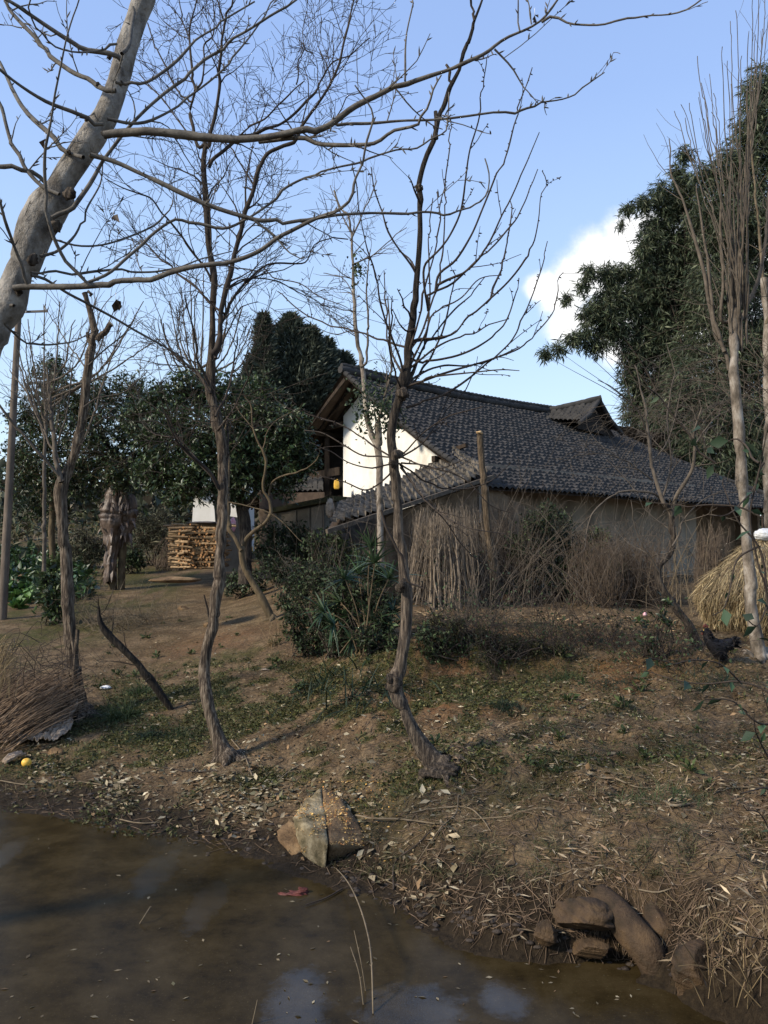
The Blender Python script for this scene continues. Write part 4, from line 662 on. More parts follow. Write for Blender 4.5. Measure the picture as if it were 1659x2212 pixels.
e = tree('pale_tree', 'slender pale-barked tree with twin stems and climber leaves in front of white gable', 'tree', (823, 1302), '823,1305 822,1220 822,1150 820,1080 820,1000 818,950 817,915', [26, 24, 22, 21, 21, 22, 22], [T('779,794 789,784 793,750 796,709 793,650 795,590 800,540', [7, 6, 5, 3], .3), T('763,571 790,560 840,520 880,490', [4, 3, 2], -.4), T('765,640 740,600 700,590', [3, 2], .4), T('757,520 775,480 800,430 815,390', [5, 4, 2], .2), T('757,500 740,470 725,430 712,400', [5, 3, 2]), T('770,710 740,720 700,715 660,690', [3, 2]), T('817,915 830,860 845,800 842,720 838,640', [9, 7, 5, 3], .3)],
     [dict(on='limbs', lvl=2, dens=2.2, len0=1.1, ang=(25, 60), up=.2, tip=.0025, rmax=.008)], None, M['bark_pale'], M['twig_grey'], seed=41, ws=.68, ls=.8, extra=exE, cut=True)
exE.lf.build('climber_leaves', M['leafdull'], e)
# --- F: small crooked yellow-barked tree
tree('crooked_tree', 'small crooked yellowish tree forking low in front of the dark shrubs', 'tree', (588, 1338), '589,1342 569,1300 549,1267 532,1232 524,1207 522,1182', [24, 21, 19, 18, 17, 20],
     [T('522,1190 507,1162 494,1137 492,1087 492,1037 494,1000 486,950 490,900', [15, 14, 13, 10, 7, 4], .3), T('524,1185 534,1162 549,1147 574,1127 584,1107 583,1082 572,1065 569,1045 573,1020 574,1002 569,975 556,950 546,920 540,873 525,850', [12, 11, 10, 9, 8, 7, 6, 5, 4], -.3), T('582,1070 584,1052 597,1035 617,1025 654,1015 674,1002 690,985', [6, 5, 4, 3], -.4), T('566,975 580,930 600,905 630,890', [4, 3, 2], .3), T('494,1085 520,1090 560,1100 600,1120 650,1170', [4, 3, 2], -.5), T('545,925 520,895 505,870', [3, 2])],
     [dict(on='limbs', lvl=2, dens=1.1, len0=.7, ang=(30, 70), up=.1, tip=.0022, wob=.22, rmax=.006)], None, M['bark_yellow'], M['bark_yellow'], seed=51, ws=.72, ls=.75)
# --- G: coppiced pale tree at the right edge
tips = [(1592, 20), (1578, 46), (1617, 68), (1630, 78), (1640, -20), (1627, 0), (1649, 60), (1559, 104), (1533, 160), (1517, 180), (1505, 122), (1475, 224), (1458, 242), (1488, 225), (1510, 196), (1510, 210), (1545, 200), (1570, 130), (1600, 120), (1655, -40), (1660, 30), (1580, 180), (1480, 255), (1540, 240), (1622, 160)]
def exG(rg, t, b, p, r, LL, Y):
    for k, (tx, ty) in enumerate(tips):
        ox, oy = 1590 + rg.uniform(-12, 12) + (12 if tx > 1600 else 0), rg.uniform(640, 760); spread = tx - ox; mx_ = ox + spread * (.18 if tx > 1550 else .3) + rg.normal(0, 4); my = oy + (ty - oy) * .45
        big_ = tx > 1545; s = [(ox, oy), (ox + spread * .1, oy + (ty - oy) * .2), (mx_, my), (tx - spread * .28, oy + (ty - oy) * .74), (tx, ty)]
        q = limb(s, [5.4 if big_ else 3.8, 4.3 if big_ else 3, 3.2 if big_ else 2.3, 2.1, 1.4], Y, rg.uniform(-.9, .9), .08); LL.append(q); tubes(b, q[0], q[1], 6, lump=.12, lfreq=14)
    for s, w in (('1575,800 1560,745 1546,720 1534,674 1522,598 1510,552 1497,506 1484,460 1470,415 1454,384 1446,300', [9, 8, 8, 6, 4, 2]), ('1565,760 1545,700 1535,640 1528,567 1519,491 1503,399', [8, 7, 5, 3]), ('1590,690 1566,700 1563,610 1558,520 1556,420', [8, 7, 6, 5]), ('1600,690 1640,600 1655,500 1662,400', [9, 8, 6])):
        q = limb(s, w, Y + .2, rg.uniform(-.5, .6), .08); LL.append(q); tubes(b, q[0], q[1], 7, lump=.1)
    addtw(b, twigs(rg, LL, 1, .75, 1.2, (20, 55), .35, .0022, 6, .07, .2, .5, .5, rmax=.008, curve=.04)); addtw(b, twigs(rg, LL[-4:], 2, 2.0, .8, (40, 80), .0, .002, 6, .1, .1, .5, .5, rmax=.006))
tree('coppiced_tree', 'pale mottled tree trunk at the right edge topped by tall upright shoots', 'tree', (1640, 1420), '1642,1428 1630,1350 1618,1250 1610,1150 1606,1050 1598,950 1590,850 1585,750 1586,670', [52, 40, 36, 33, 32, 32, 31, 29, 24], [], [], None, M['bark_pale'], M['twig_grey'], seed=61, ws=.66, extra=exG, tlump=.10)
tree('pale_tree', 'second pale trunk cut by the right edge of the view, behind the coppiced tree', 'tree', (1662, 1385), '1664,1390 1662,1200 1661,1000 1660,850 1655,700 1650,600', [22, 22, 21, 20, 18, 14], [T('1652,640 1640,500 1625,350 1612,200', [8, 6, 4, 2]), T('1655,700 1690,560 1700,400', [8, 6, 3])], [dict(on='limbs', lvl=1, dens=1.0, len0=1.0, up=.3, tip=.0025, rmax=.006)], None, M['bark_pale'], M['twig_tan'], Y=13.5, seed=66)
# --- H: dark twisted small tree by the hen
tree('twisted_tree', 'dark leaning twisted tree in front of the grey plaster wall, by the black hen', 'tree', (1506, 1396), '1508,1402 1489,1355 1469,1325 1452,1302 1434,1275 1423,1250 1424,1225 1444,1202 1452,1180 1453,1142 1446,1105 1434,1085', [42, 30, 26, 24, 22, 22, 22, 22, 22, 21, 19, 17],
     [T('1434,1088 1420,1050 1408,1010 1402,960 1396,900 1385,840 1372,790', [12, 10, 8, 6, 4], .4), T('1450,1115 1462,1070 1478,1045 1492,1020 1500,975 1502,925 1515,880', [12, 11, 9, 7, 4], -.3), T('1452,1180 1480,1120 1520,1080 1560,1060', [6, 4, 2], .3), T('1446,1100 1420,1070 1370,1060 1310,1075 1280,1110 1262,1170', [7, 6, 4, 3], -.5), T('1424,1235 1390,1180 1370,1130 1362,1080', [5, 4, 2], -.3), T('1430,1080 1450,1000 1440,900 1455,800 1440,740', [7, 5, 4, 2], .5), T('1400,940 1370,880 1330,840 1290,820', [5, 3, 2], -.4), T('1500,960 1550,900 1590,880', [5, 3, 2], .3), T('1408,1000 1440,960 1460,900 1475,820', [5, 4, 2], .2), T('1410,1040 1360,1000 1300,980 1240,985', [4, 3, 2], -.5)],
     [dict(on='limbs', lvl=3, dens=2.6, len0=.95, ang=(25, 70), up=.12, tip=.002, wob=.18, rmax=.008), dict(on='trunk', lvl=2, dens=3.5, len0=.75, ang=(45, 85), up=.0, tip=.0018, wob=.2, rmax=.006, t0=.3)], None, M['bark_dark'], M['twig_grey'], seed=71, ws=.62, ls=.75)
# --- I/J: fine pale bushes behind the evergreens, dead leaves still hanging
tree('twiggy_tree', 'fine grey twiggy tree rising behind the dark evergreens, left of the conifers', 'tree', (430, 1226), '472,1235 470,1110 452,980 434,890', [12, 11, 10, 9], [T(f'431,{900 - i * 8} {431 + (x - 431) * .25:.0f},{840 - i * 4} {431 + (x - 431) * .65:.0f},{(860 + y) / 2:.0f} {x},{y}', [7, 5, 3.5, 2], None) for i, (x, y) in enumerate([(345, 690), (365, 650), (390, 620), (410, 600), (440, 590), (470, 610), (500, 640), (525, 660), (545, 700), (350, 750), (540, 750), (380, 660), (420, 640), (490, 690)])],
     [dict(on='limbs', lvl=3, dens=1.7, len0=1.5, ang=(18, 50), up=.25, tip=.0035, wob=.12, rmax=.010)], None, M['twig_grey'], M['twig_grey'], Y=24.0, seed=81)
tree('twiggy_tree', 'thin bare sapling with fan of pale twigs behind the round evergreen at far left', 'tree', (95, 1225), '95,1228 96,1100 98,1000 100,900', [9, 8, 7, 6], [T(f'98,{950 - 12 * i} {(98 + x) / 2:.0f},{850 - 5 * i} {x},{y}', [5, 4, 2], None) for i, (x, y) in enumerate([(20, 800), (35, 740), (60, 690), (95, 660), (130, 650), (250, 660), (290, 690), (330, 740), (310, 650), (160, 690), (210, 640)])],
     [dict(on='limbs', lvl=2, dens=2.0, len0=1.5, ang=(18, 50), up=.25, tip=.0035, wob=.12, rmax=.008)], None, M['twig_grey'], M['twig_grey'], Y=16.2, seed=91)
# --- thicket of arching vines at the right
def thicket(name, label, cat, bases, Y, n, ln, r, m, seed, up=1.0, spread=.5, curve=-.12, lvl=1, dens=1.5, sub=.5, K=10, wob=.12, leaf=None, tip=.0016, dirv=(0, 0, 0), ang=(25, 60)):
    rg = np.random.default_rng(seed); bb = []
    for (u, v) in bases: g = G(u, v) if Y is None else P(u, v, Y); bb.append(g)
    bb = np.array(bb); k = rg.integers(0, len(bb), n); p0 = bb[k] + rg.normal(size=(n, 3)) * [spread, spread, .03]
    if Y is None: p0[:, 2] = zt(p0[:, 0], p0[:, 1]) - .02
    d = nz(rg.normal(size=(n, 3)) * [.6, .6, .25] + np.array([0, 0, up]) + np.array(dirv)); l = ln * rg.uniform(.45, 1.15, n); ps = [p0]
    for i in range(K - 1): d = nz(d + rg.normal(size=(n, 3)) * wob + [0, 0, curve]); ps.append(ps[-1] + d * (l / (K - 1))[:, None])
    Pt = np.stack(ps, 1); Rd = (r * rg.uniform(.6, 1.3, (n, 1))) * np.linspace(1, .3, K)[None]; b = MB(); tubes(b, Pt, Rd, 5)
    if lvl: addtw(b, twigs(rg, [(Pt[i], Rd[i]) for i in range(n)], lvl, dens, sub, ang, .05, tip, 6, wob, .15, .6, .5, rmax=r * .7))
    t = thing(name, bb.mean(0), label, cat); b.build('stems', m, t)
    if leaf:
        nl, ll, lw, cols, mt = leaf; i = rg.integers(0, n, nl); j = rg.integers(1, K, nl); pp = Pt[i, j] + rg.normal(size=(nl, 3)) * .05; lf = MB(); leaves(lf, rg, pp, rg.normal(size=(nl, 3)) + [0, 0, -.3], ll, lw, np.array(cols), .3); lf.build('leaves', mt, t)
    return t
thicket('vine_tangle', 'brown mass of arching vine stems in the trees at the right edge', 'vines', [(1640, 900), (1560, 950), (1660, 800), (1600, 860)], 12.6, 120, 2.6, .006, M['twig_grey'], 101, 1.0, .35, -.16, 1, .9, .6, 12, .14, dirv=(-.5, 0, .2))
thicket('vine_tangle', 'thin grey leafless vines hanging over the tiled eave beside the twisted tree', 'vines', [(1380, 1290), (1440, 1290), (1520, 1300), (1330, 1295), (1270, 1300)], None, 105, 3.4, .007, M['twig_grey'], 103, 1.2, .3, -.10, 2, .8, .7, 12, .12)
LEAFDK = [(.024, .040, .016), (.038, .060, .022), (.06, .085, .034), (.018, .028, .013)]
thicket('bramble_thicket', 'brown dry bramble thicket on the bank edge below the cut post', 'bushes', [(1000, 1400), (1050, 1405), (1100, 1410), (1150, 1400), (1200, 1395), (1020, 1380), (1230, 1390)], None, 260, 1.0, .0045, M['twig_dark'], 105, .9, .25, -.10, 2, 2.0, .35, 8, .16, leaf=(900, .045, .022, LEAFDK, M['leafdull']))
thicket('bramble_thicket', 'green leafy bramble below the white gable, right of the fan palm', 'bushes', [(1000, 1350), (950, 1345), (1060, 1350)], None, 70, 1.3, .005, M['twig_grey'], 107, 1.0, .3, -.08, 1, 1.5, .4, 8, .15, leaf=(300, .06, .03, LEAFDK, M['leafdull']))
thicket('bramble_thicket', 'dry tangle of thin stems under the twisted tree with small dark leaves', 'bushes', [(1330, 1400), (1390, 1420), (1440, 1430), (1480, 1430), (1300, 1390)], None, 170, .85, .004, M['twig_dark'], 109, 1.0, .22, -.06, 2, 2.2, .3, 8, .15, leaf=(520, .055, .028, LEAFDK, M['leafdull']))
thicket('bare_shrub', 'cluster of upright straight stems behind the twisted tree trunk', 'shrub', [(1470, 1330), (1440, 1325)], None, 14, 2.3, .011, M['twig_tan'], 111, 2.6, .22, .0, 1, 1.6, .6, 9, .06)
thicket('bare_shrub', 'tall thin grey stems growing at the foot of the lean-to shed', 'shrub', [(700, 1300), (650, 1290), (760, 1290), (800, 1290)], None, 60, 2.3, .007, M['twig_grey'], 113, 2.0, .4, -.03, 2, 1.3, .6, 9, .12)
thicket('bare_shrub', 'tall thin stems between the stick bundles and the cut post', 'shrub', [(1090, 1310), (1130, 1310), (1180, 1312), (1010, 1320), (1230, 1310)], None, 110, 3.0, .0065, M['twig_grey'], 115, 1.8, .4, -.075, 2, 1.0, .7, 10, .13)
thicket('thorn_bush', 'leafless spiky grey thorn bush beside the pollarded trunk', 'bush', [(215, 1350), (240, 1360), (190, 1350), (260, 1365), (290, 1350), (330, 1345)], None, 170, 1.2, .0065, M['twig_tan'], 117, .55, .22, -.05, 3, 2.6, .4, 8, .2, ang=(35, 75))
b0 = G(368, 1532); mb = MB(); q, w = limb('372,1535 340,1490 300,1440 262,1400 235,1372 218,1345 213,1310', [19, 20, 20, 19, 18, 12, 6], b0[1], -.25, .05); tubes(mb, q, w * .8, 12, lump=.25, cap=True, ring=np.full(len(q), .45)); rgx = np.random.default_rng(5); addtw(mb, twigs(rgx, [(q[-30:], w[-30:])], 3, 5, .9, (40, 80), .15, .002, 6, .2, .1, .5, .5, rmax=.009))
tag(mb.build('dead_tree', M['bark_dark'], loc=b0), 'dark dead trunk leaning to the left over the grassy bank', 'dead tree')
# ---------------------------------------------------------------- leafy trees
def crown_pts(rg, clumps, Y, n, shell=.55):
    """random points in clumps (u, v, r_px, dy) at depth Y+dy; denser near each clump's surface"""
    w = np.array([c[2] ** 2 for c in clumps], float); k = rg.choice(len(clumps), n, p=w / w.sum()); ce = np.array([P(c[0], c[1], Y + c[3]) for c in clumps])[k]; rr = np.array([c[2] * (Y + c[3]) / FPX for c in clumps])[k]
    d = nz(rg.normal(size=(n, 3))); rad = rg.random(n) ** shell; lump = 1 + .35 * fbm(d[:, 0] * 3 + k * 7, d[:, 1] * 3 + d[:, 2] * 5, 3); return ce + d * (rr * rad * lump)[:, None], d, k
def leafy(name, label, cat, base, Y, trunk, clumps, n, ll, lw, cols, mt, seed, spray=6, droop=.2, up=.5, bark='bark_dark', colv=.35, extra=None):
    rg = np.random.default_rng(seed); b0 = G(*base) if Y is None else np.array(P(base[0], base[1], Y)); Y = b0[1]; t = MB()
    for s, w in trunk: q, r = limb(s, w, Y, rg.uniform(-.2, .2), .1); tubes(t, q, r, 9, lump=.14)
    rr0 = P(trunk[0][0] and uv(trunk[0][0])[-1][0], uv(trunk[0][0])[-1][1], Y)
    for c in clumps:
        ce = P(c[0], c[1], Y + c[3]); mid = (rr0 + ce) / 2 + rg.normal(size=3) * .15; p, r = smooth(np.array([rr0, mid, ce]), [.05, .035, .012], .12); tubes(t, p, r, 5)
    ns = n // spray; pp, d, k = crown_pts(rg, clumps, Y, ns); dirs = nz(d + rg.normal(size=(ns, 3)) * .6 + [0, 0, .1]); 
    st = np.stack([pp - dirs * ll * 2.2, pp, pp + dirs * ll * 1.0], 1); tubes(t, st, np.ones((ns, 1)) * np.array([[.006, .004, .002]]), 3)
    p = np.repeat(pp, spray, 0) + np.repeat(dirs, spray, 0) * rg.uniform(-1.6, 1.0, (ns * spray, 1)) * ll; ld = nz(np.repeat(dirs, spray, 0) * .6 + rg.normal(size=(ns * spray, 3)) * .8 + [0, 0, -droop]); f = MB(); tone = np.exp(.25 * rg.normal(size=(len(clumps), 1)))[np.repeat(k, spray)]
    leaves(f, rg, p, ld, ll, lw, np.array(cols), colv, .2, up); 
    o = thing(name, b0, label, cat); t.build('trunk', M[bark], o); f.build('crown', mt, o)
    if extra: extra(o, Y, rg)
    return o
GREEN = [(.024, .042, .016), (.036, .060, .021), (.062, .088, .034), (.017, .030, .013)]
def wrap(o, Y, rg):
    def sleeve(s, w, par, lab, seed):
        q, r = limb(s, w, Y - .16, 0, .035); n = 40; mb_ = MB(); th = np.arange(n) * 2 * math.pi / n; T_, A, B = frames(q[None]); L = np.arange(len(q)) * .035
        fold = .9 * fbm(L[:, None] * .9 + np.cos(th) * 2.6, np.sin(th) * 2.6 + L[:, None] * .5 + seed, seed) + .55 * fbm(L[:, None] * 1.6 + np.cos(th) * 7, np.sin(th) * 7 + seed, seed + 1) + .4 * fbm(L[:, None] * 3.5 + 0 * th, np.cos(th) * 1.5 + 0 * L[:, None], seed + 2); rr = r[:, None] * (1 + fold)
        V = q[:, None] + (A[0][:, None] * np.cos(th)[:, None] + B[0][:, None] * np.sin(th)[:, None]) * rr[..., None]; V[..., 2] -= (.12 * fbm(th * 3, 0 * th, seed))[None] * (np.linspace(1, 0, len(q))[:, None])
        K = len(q); q_ = np.stack([(np.arange(K - 1)[:, None] * n + np.arange(n)[None]), (np.arange(K - 1)[:, None] * n + (np.arange(n)[None] + 1) % n), ((np.arange(K - 1)[:, None] + 1) * n + (np.arange(n)[None] + 1) % n), ((np.arange(K - 1)[:, None] + 1) * n + np.arange(n)[None])], -1).reshape(-1, 4); mb_.add(V.reshape(-1, 3), q_); k_ = 46; i_ = rg.integers(2, K - 1, k_); j_ = rg.integers(0, n, k_); p_ = V[i_, j_]; blades(mb_, rg, p_ + (p_ - q[i_]) * .05, (p_ - q[i_]) * 2 + rg.normal(size=(k_, 3)) * .1 + [0, 0, -.35], np.full(k_, .30), .07, (1, 1, 1), .05, 1.6, 5); x = mb_.build('plastic_sheet', M['sheet']); x['label'] = lab; x['category'] = 'plastic sheet'
    sleeve('235,1258 238,1222 241,1190 245,1150 249,1105 251,1070 250,1046', [17, 20, 26, 40, 52, 42, 14], o, 'torn brown plastic sheet wrapped round the evergreen trunk, its tail hanging to the ground', 3)
    sleeve('272,1172 276,1130 274,1095 266,1058', [10, 26, 34, 14], o, 'loose dull plastic sheet bunched on the right stem of the wrapped evergreen', 8)
c1 = [(110, 840, 60, 0), (60, 900, 55, .3), (160, 880, 75, -.3), (100, 960, 80, 0), (230, 860, 60, .2), (290, 850, 55, .4), (210, 950, 80, -.4), (300, 930, 70, 0), (60, 1030, 60, 0), (130, 1040, 70, -.2), (45, 985, 45, .5), (330, 1000, 50, .3), (115, 790, 35, .1), (200, 1030, 55, .5), (270, 1010, 50, .6), (80, 1090, 40, .3), (320, 870, 45, .8), (235, 1030, 34, -.7), (275, 1040, 34, -.7), (255, 1010, 40, -.8)]
leafy('evergreen_tree', 'dark round evergreen tree with plastic-wrapped stems on the left', 'tree', (245, 1274), None, [('243,1278 244,1200 247,1100 250,1040 245,980', [18, 17, 16, 14, 9]), ('262,1290 264,1220 266,1120 270,1050 290,980', [17, 17, 15, 13, 8]), ('115,1215 112,1160 114,1080 120,1020', [15, 14, 12, 9]), ('250,1050 225,990 205,930', [9, 7, 5]), ('268,1060 300,1000 320,950', [8, 6, 4])], c1, 34000, .105, .045, GREEN, M['leaf'], 201, extra=wrap, bark='bark_yellow')
c2 = [(400, 850, 55, .4), (470, 850, 60, .5), (380, 930, 70, 0), (460, 950, 80, -.3), (540, 920, 75, .2), (610, 930, 60, 0), (360, 1010, 55, -.2), (430, 1030, 60, -.5), (520, 1010, 75, -.3), (590, 1000, 65, 0), (640, 970, 50, .2), (660, 1000, 35, .3), (330, 1020, 50, 0), (560, 860, 55, .6), (330, 950, 45, .4), (385, 1065, 32, -.4), (490, 1060, 40, -.3), (300, 900, 45, .9), (620, 1040, 40, .2), (640, 920, 35, .3), (350, 860, 40, .8)]
leafy('evergreen_tree', 'broad glossy evergreen tree spreading over the firewood stack', 'tree', (528, 1215), 19.5, [('528,1262 530,1160 524,1100 515,1050 500,1000', [30, 28, 26, 20, 12]), ('520,1090 500,1060 480,1020', [12, 9, 6]), ('526,1100 560,1050 590,1010', [14, 10, 6])], c2, 36000, .12, .05, GREEN[:3], M['leaf'], 203)
CON = [(.036, .048, .036), (.058, .072, .052), (.088, .10, .070)]
def conifer(label, tops, Y, base_v, seed, n):
    rg = np.random.default_rng(seed); o = thing('cypress_tree', P(tops[0][0], 1215, Y), label, 'tree'); t = MB(); f = MB()
    for (u, v, w, bv, m) in tops:
        p0, p1 = P(u, bv + 60, Y), P(u, v, Y); q, r = smooth(np.array([p0 if m < 1 else np.r_[p0[:2], p0[2]], (p0 + p1) / 2, p1]), [.14, .08, .01], .3); tubes(t, q, r, 7)
        k = int(n * m); s = rg.random(k) ** .9; H = p1 - p0; z = p1 - H * s[:, None]; wr = w * Y / FPX * np.clip(s * 3.4, 0, 1) ** .62 * (.85 + 1.5 * fbm(s * 9 + rg.normal(0, .05, k), rg.random(k) * 0 + u, 5)); a = rg.uniform(0, 2 * math.pi, k); rad = rg.random(k) ** .5
        lump = 1 + .9 * fbm(np.cos(a) * 2.4 + s * 11 + u, np.sin(a) * 2.4, seed); off = np.stack([np.cos(a), np.sin(a), 0 * a], 1) * (wr * rad * lump)[:, None]; d = nz(np.stack([np.cos(a), np.sin(a), .5 + 0 * a], 1) + rg.normal(size=(k, 3)) * .45); leaves(f, rg, z + off, d, .30, .07, np.array(CON), .3, .1, .3)
    p0 = P(tops[0][0], 1215, Y); tubes(t, np.array([p0, P(tops[0][0], 1000, Y), P(tops[0][0], 900, Y)]), [.3, .26, .2], 8); t.build('trunk', M['bark_dark'], o); f.build('crown', M['leafdull'], o)
conifer('dark conifer with the tallest pointed top, left one behind the white gable', [(570, 680, 44, 1020, 1.), (548, 765, 44, 1000, .5)], 38, 1000, 301, 20000)
conifer('broad dark conifer with double top, middle one behind the white gable', [(628, 682, 66, 1020, 1.4), (670, 708, 66, 1000, 1.)], 39.5, 1000, 303, 20000)
conifer('lower dark conifer beside the roof peak, right one behind the white gable', [(705, 735, 62, 980, 1.), (742, 765, 52, 960, .6)], 41, 980, 305, 20000)
# ---- bamboo
BAM = [(.034, .050, .030), (.052, .074, .040), (.078, .10, .054), (.115, .13, .076)]
def bamboo(label, base, Y, clumps, n, seed):
    rg = np.random.default_rng(seed); o = thing('bamboo_clump', P(base[0], base[1], Y), label, 'bamboo'); t = MB(); f = MB(); b0 = P(base[0], base[1], Y)
    for c in clumps:
        ce = P(c[0], c[1], Y + c[3]); st = b0 + np.r_[rg.normal(size=2) * .6, 0]; mid = st * .4 + ce * .6; mid[:2] = st[:2] * .75 + ce[:2] * .25; mid[2] += .5; p, r = smooth(np.array([st, (st + mid) / 2 + [0, 0, .3], mid, ce]), [.045, .04, .028, .006], .25); tubes(t, p, r, 6)
    sp = 7; ns = n // sp; pp, d, k = crown_pts(rg, clumps, Y, ns, .5); dirs = nz(d * [1, 1, .5] + rg.normal(size=(ns, 3)) * .4 + [-.1, 0, -.35]); tubes(t, np.stack([pp - dirs * .42, pp, pp + dirs * .15], 1), np.ones((ns, 1)) * np.array([[.005, .003, .002]]), 3)
    p = np.repeat(pp, sp, 0) + np.repeat(dirs, sp, 0) * rg.uniform(-.3, .1, (ns * sp, 1)); ld = nz(np.repeat(dirs, sp, 0) * .7 + rg.normal(size=(ns * sp, 3)) * .55 + [0, 0, -.55]); leaves(f, rg, p, ld, .31, .043, np.array(BAM), .35, .1, .3); t.build('culms', M['twig_dark'], o); f.build('foliage', M['bamboo_leaf'], o)
bamboo('dark bamboo clump with drooping tips reaching left over the tiled roof', (1480, 1240), 39, [(1478, 335, 22, 0), (1465, 375, 24, .2), (1482, 400, 28, 0), (1425, 418, 32, 0), (1390, 440, 26, -.2), (1355, 455, 18, -.3), (1342, 485, 13, -.3), (1450, 440, 36, .3), (1425, 480, 42, .3), (1405, 520, 34, 0), (1390, 545, 22, -.3), (1480, 440, 40, .5),
    (1310, 590, 25, 0), (1275, 590, 22, -.2), (1345, 590, 26, .2), (1260, 620, 18, -.3), (1225, 648, 14, -.5), (1325, 618, 24, .3), (1300, 660, 40, 0), (1270, 680, 28, -.2), (1345, 655, 46, .2), (1390, 600, 44, .3), (1310, 700, 38, 0), (1240, 735, 24, -.4), (1205, 755, 20, -.5), (1178, 765, 16, -.6), (1265, 725, 26, -.2), (1285, 745, 28, 0), (1330, 720, 36, .2),
    (1400, 650, 60, .6), (1450, 560, 70, .7), (1400, 720, 60, .6), (1375, 770, 45, .4), (1440, 640, 75, 1), (1380, 840, 40, .6), (1365, 890, 36, .6), (1360, 810, 26, .3), (1460, 960, 60, .3), (1520, 975, 60, .2), (1400, 930, 40, .6), (1440, 740, 75, 1), (1430, 830, 70, 1), (1490, 520, 70, 1.2), (1420, 900, 50, 1), (1480, 640, 80, 1.4)], 105000, 401)
bamboo('tall dark bamboo clump behind the coppiced tree at the right edge', (1600, 1250), 37, [(1640, 200, 45, 0), (1665, 180, 60, .3), (1630, 270, 55, 0), (1600, 340, 55, .3), (1565, 380, 50, .3), (1550, 440, 55, .2), (1610, 420, 75, .4), (1650, 350, 80, .6), (1560, 520, 75, .4), (1620, 530, 80, .6), (1660, 600, 80, .8), (1580, 620, 80, .6), (1540, 700, 80, .6), (1630, 720, 85, .8), (1500, 780, 70, .8), (1560, 820, 80, .8), (1640, 850, 85, 1), (1500, 880, 70, 1), (1580, 940, 80, 1), (1660, 980, 80, 1), (1520, 380, 40, .4), (1530, 620, 60, .4), (1515, 470, 40, .4), (1600, 480, 60, -.6), (1650, 470, 60, -.6), (1640, 260, 50, -.6), (1600, 760, 70, -.5), (1660, 740, 70, -.5), (1560, 640, 60, -.5), (1540, 880, 70, -.5), (1620, 920, 80, -.5), (1480, 840, 60, -.3), (1650, 1040, 70, 0), (1590, 1040, 60, .4), (1440, 900, 60, .6), (1560, 990, 60, -.8), (1620, 1010, 60, -.8), (1500, 960, 50, -.6)], 125000, 403)
# ---- shrubs
def shrub(name, label, clumps, n, ll, lw, cols, seed, Y=None, base=None, mt='leafdull', droop=.1, cat='shrub'):
    rg = np.random.default_rng(seed); b0 = G(*base); Y = b0[1] if Y is None else Y; o = thing(name, b0, label, cat); t = MB(); f = MB()
    for c in clumps:
        for k in range(3): ce = P(c[0] + rg.normal(0, 4), c[1], Y + c[3]); p, r = smooth(np.array([b0 + [rg.normal() * .1, rg.normal() * .1, -.03], (b0 + ce) / 2 + rg.normal(size=3) * .1, ce]), [.012, .009, .003], .1); tubes(t, p, r, 4)
    sp = 4; ns = n // sp; pp, d, k = crown_pts(rg, clumps, Y, ns, .55); zz = zt(pp[:, 0], pp[:, 1]); pp[:, 2] = np.maximum(pp[:, 2], zz + .02); dirs = nz(d + rg.normal(size=(ns, 3)) * .6 + [0, 0, .3]); tubes(t, np.stack([pp - dirs * ll * 1.5, pp, pp + dirs * ll * .8], 1), np.ones((ns, 1)) * np.array([[.004, .003, .0015]]), 3)
    p = np.repeat(pp, sp, 0) + np.repeat(dirs, sp, 0) * rg.uniform(-1.2, .8, (ns * sp, 1)) * ll; leaves(f, rg, p, np.repeat(dirs, sp, 0) * .5 + rg.normal(size=(ns * sp, 3)) * .8 + [0, 0, -droop], ll, lw, np.array(cols), .35); t.build('stems', M['twig_dark'], o); f.build('foliage', M[mt], o); return o
OLIVE = [(.06, .06, .035), (.095, .095, .055), (.04, .045, .024)]
shrub('leafy_shrub', 'dark leafy shrub in front of the concrete shed panels', [(590, 1150, 38, 0), (640, 1160, 36, 0), (610, 1195, 42, -.2), (570, 1190, 28, .2), (660, 1195, 34, 0)], 3600, .085, .042, LEAFDK, 501, base=(612, 1262))
shrub('leafy_shrub', 'low dark shrub with round leaves beside the crooked tree base', [(505, 1250, 22, 0), (530, 1262, 26, -.1), (500, 1272, 20, -.2), (548, 1245, 22, 0), (560, 1270, 18, 0)], 1300, .075, .045, LEAFDK + [(.10, .12, .08)], 503, base=(525, 1290))
shrub('leafy_shrub', 'shadowy shrub between the lean-to shed and the concrete shed', [(680, 1175, 30, 0), (720, 1165, 28, 0), (740, 1195, 34, -.2), (700, 1215, 34, -.2), (655, 1230, 28, -.2)], 2600, .08, .035, LEAFDK, 505, base=(700, 1280))
shrub('ivy_heap', 'dark ivy-covered heap against the house wall, right of the stick bundles', [(1120, 1180, 34, -.5), (1150, 1140, 40, -.5), (1190, 1120, 42, -.4), (1290, 1160, 30, -.3), (1330, 1240, 30, -.5), (1180, 1180, 48, 0), (1230, 1180, 44, 0), (1250, 1220, 42, -.2), (1200, 1240, 44, -.3), (1150, 1220, 36, -.2), (1215, 1135, 34, .3), (1290, 1265, 34, -.2), (1245, 1270, 34, -.3), (1130, 1260, 26, -.2)], 8500, .07, .04, LEAFDK + [(.05, .055, .025)], 507, base=(1205, 1300), cat='bush')
shrub('olive_bush', 'pale olive bush on the far bank between the wrapped trunks and the firewood', [(330, 1140, 30, 0), (355, 1165, 32, 0), (310, 1165, 28, 0), (345, 1120, 24, .3), (290, 1185, 22, 0), (300, 1130, 22, .2)], 3600, .16, .03, OLIVE, 509, base=(330, 1222), cat='bush')
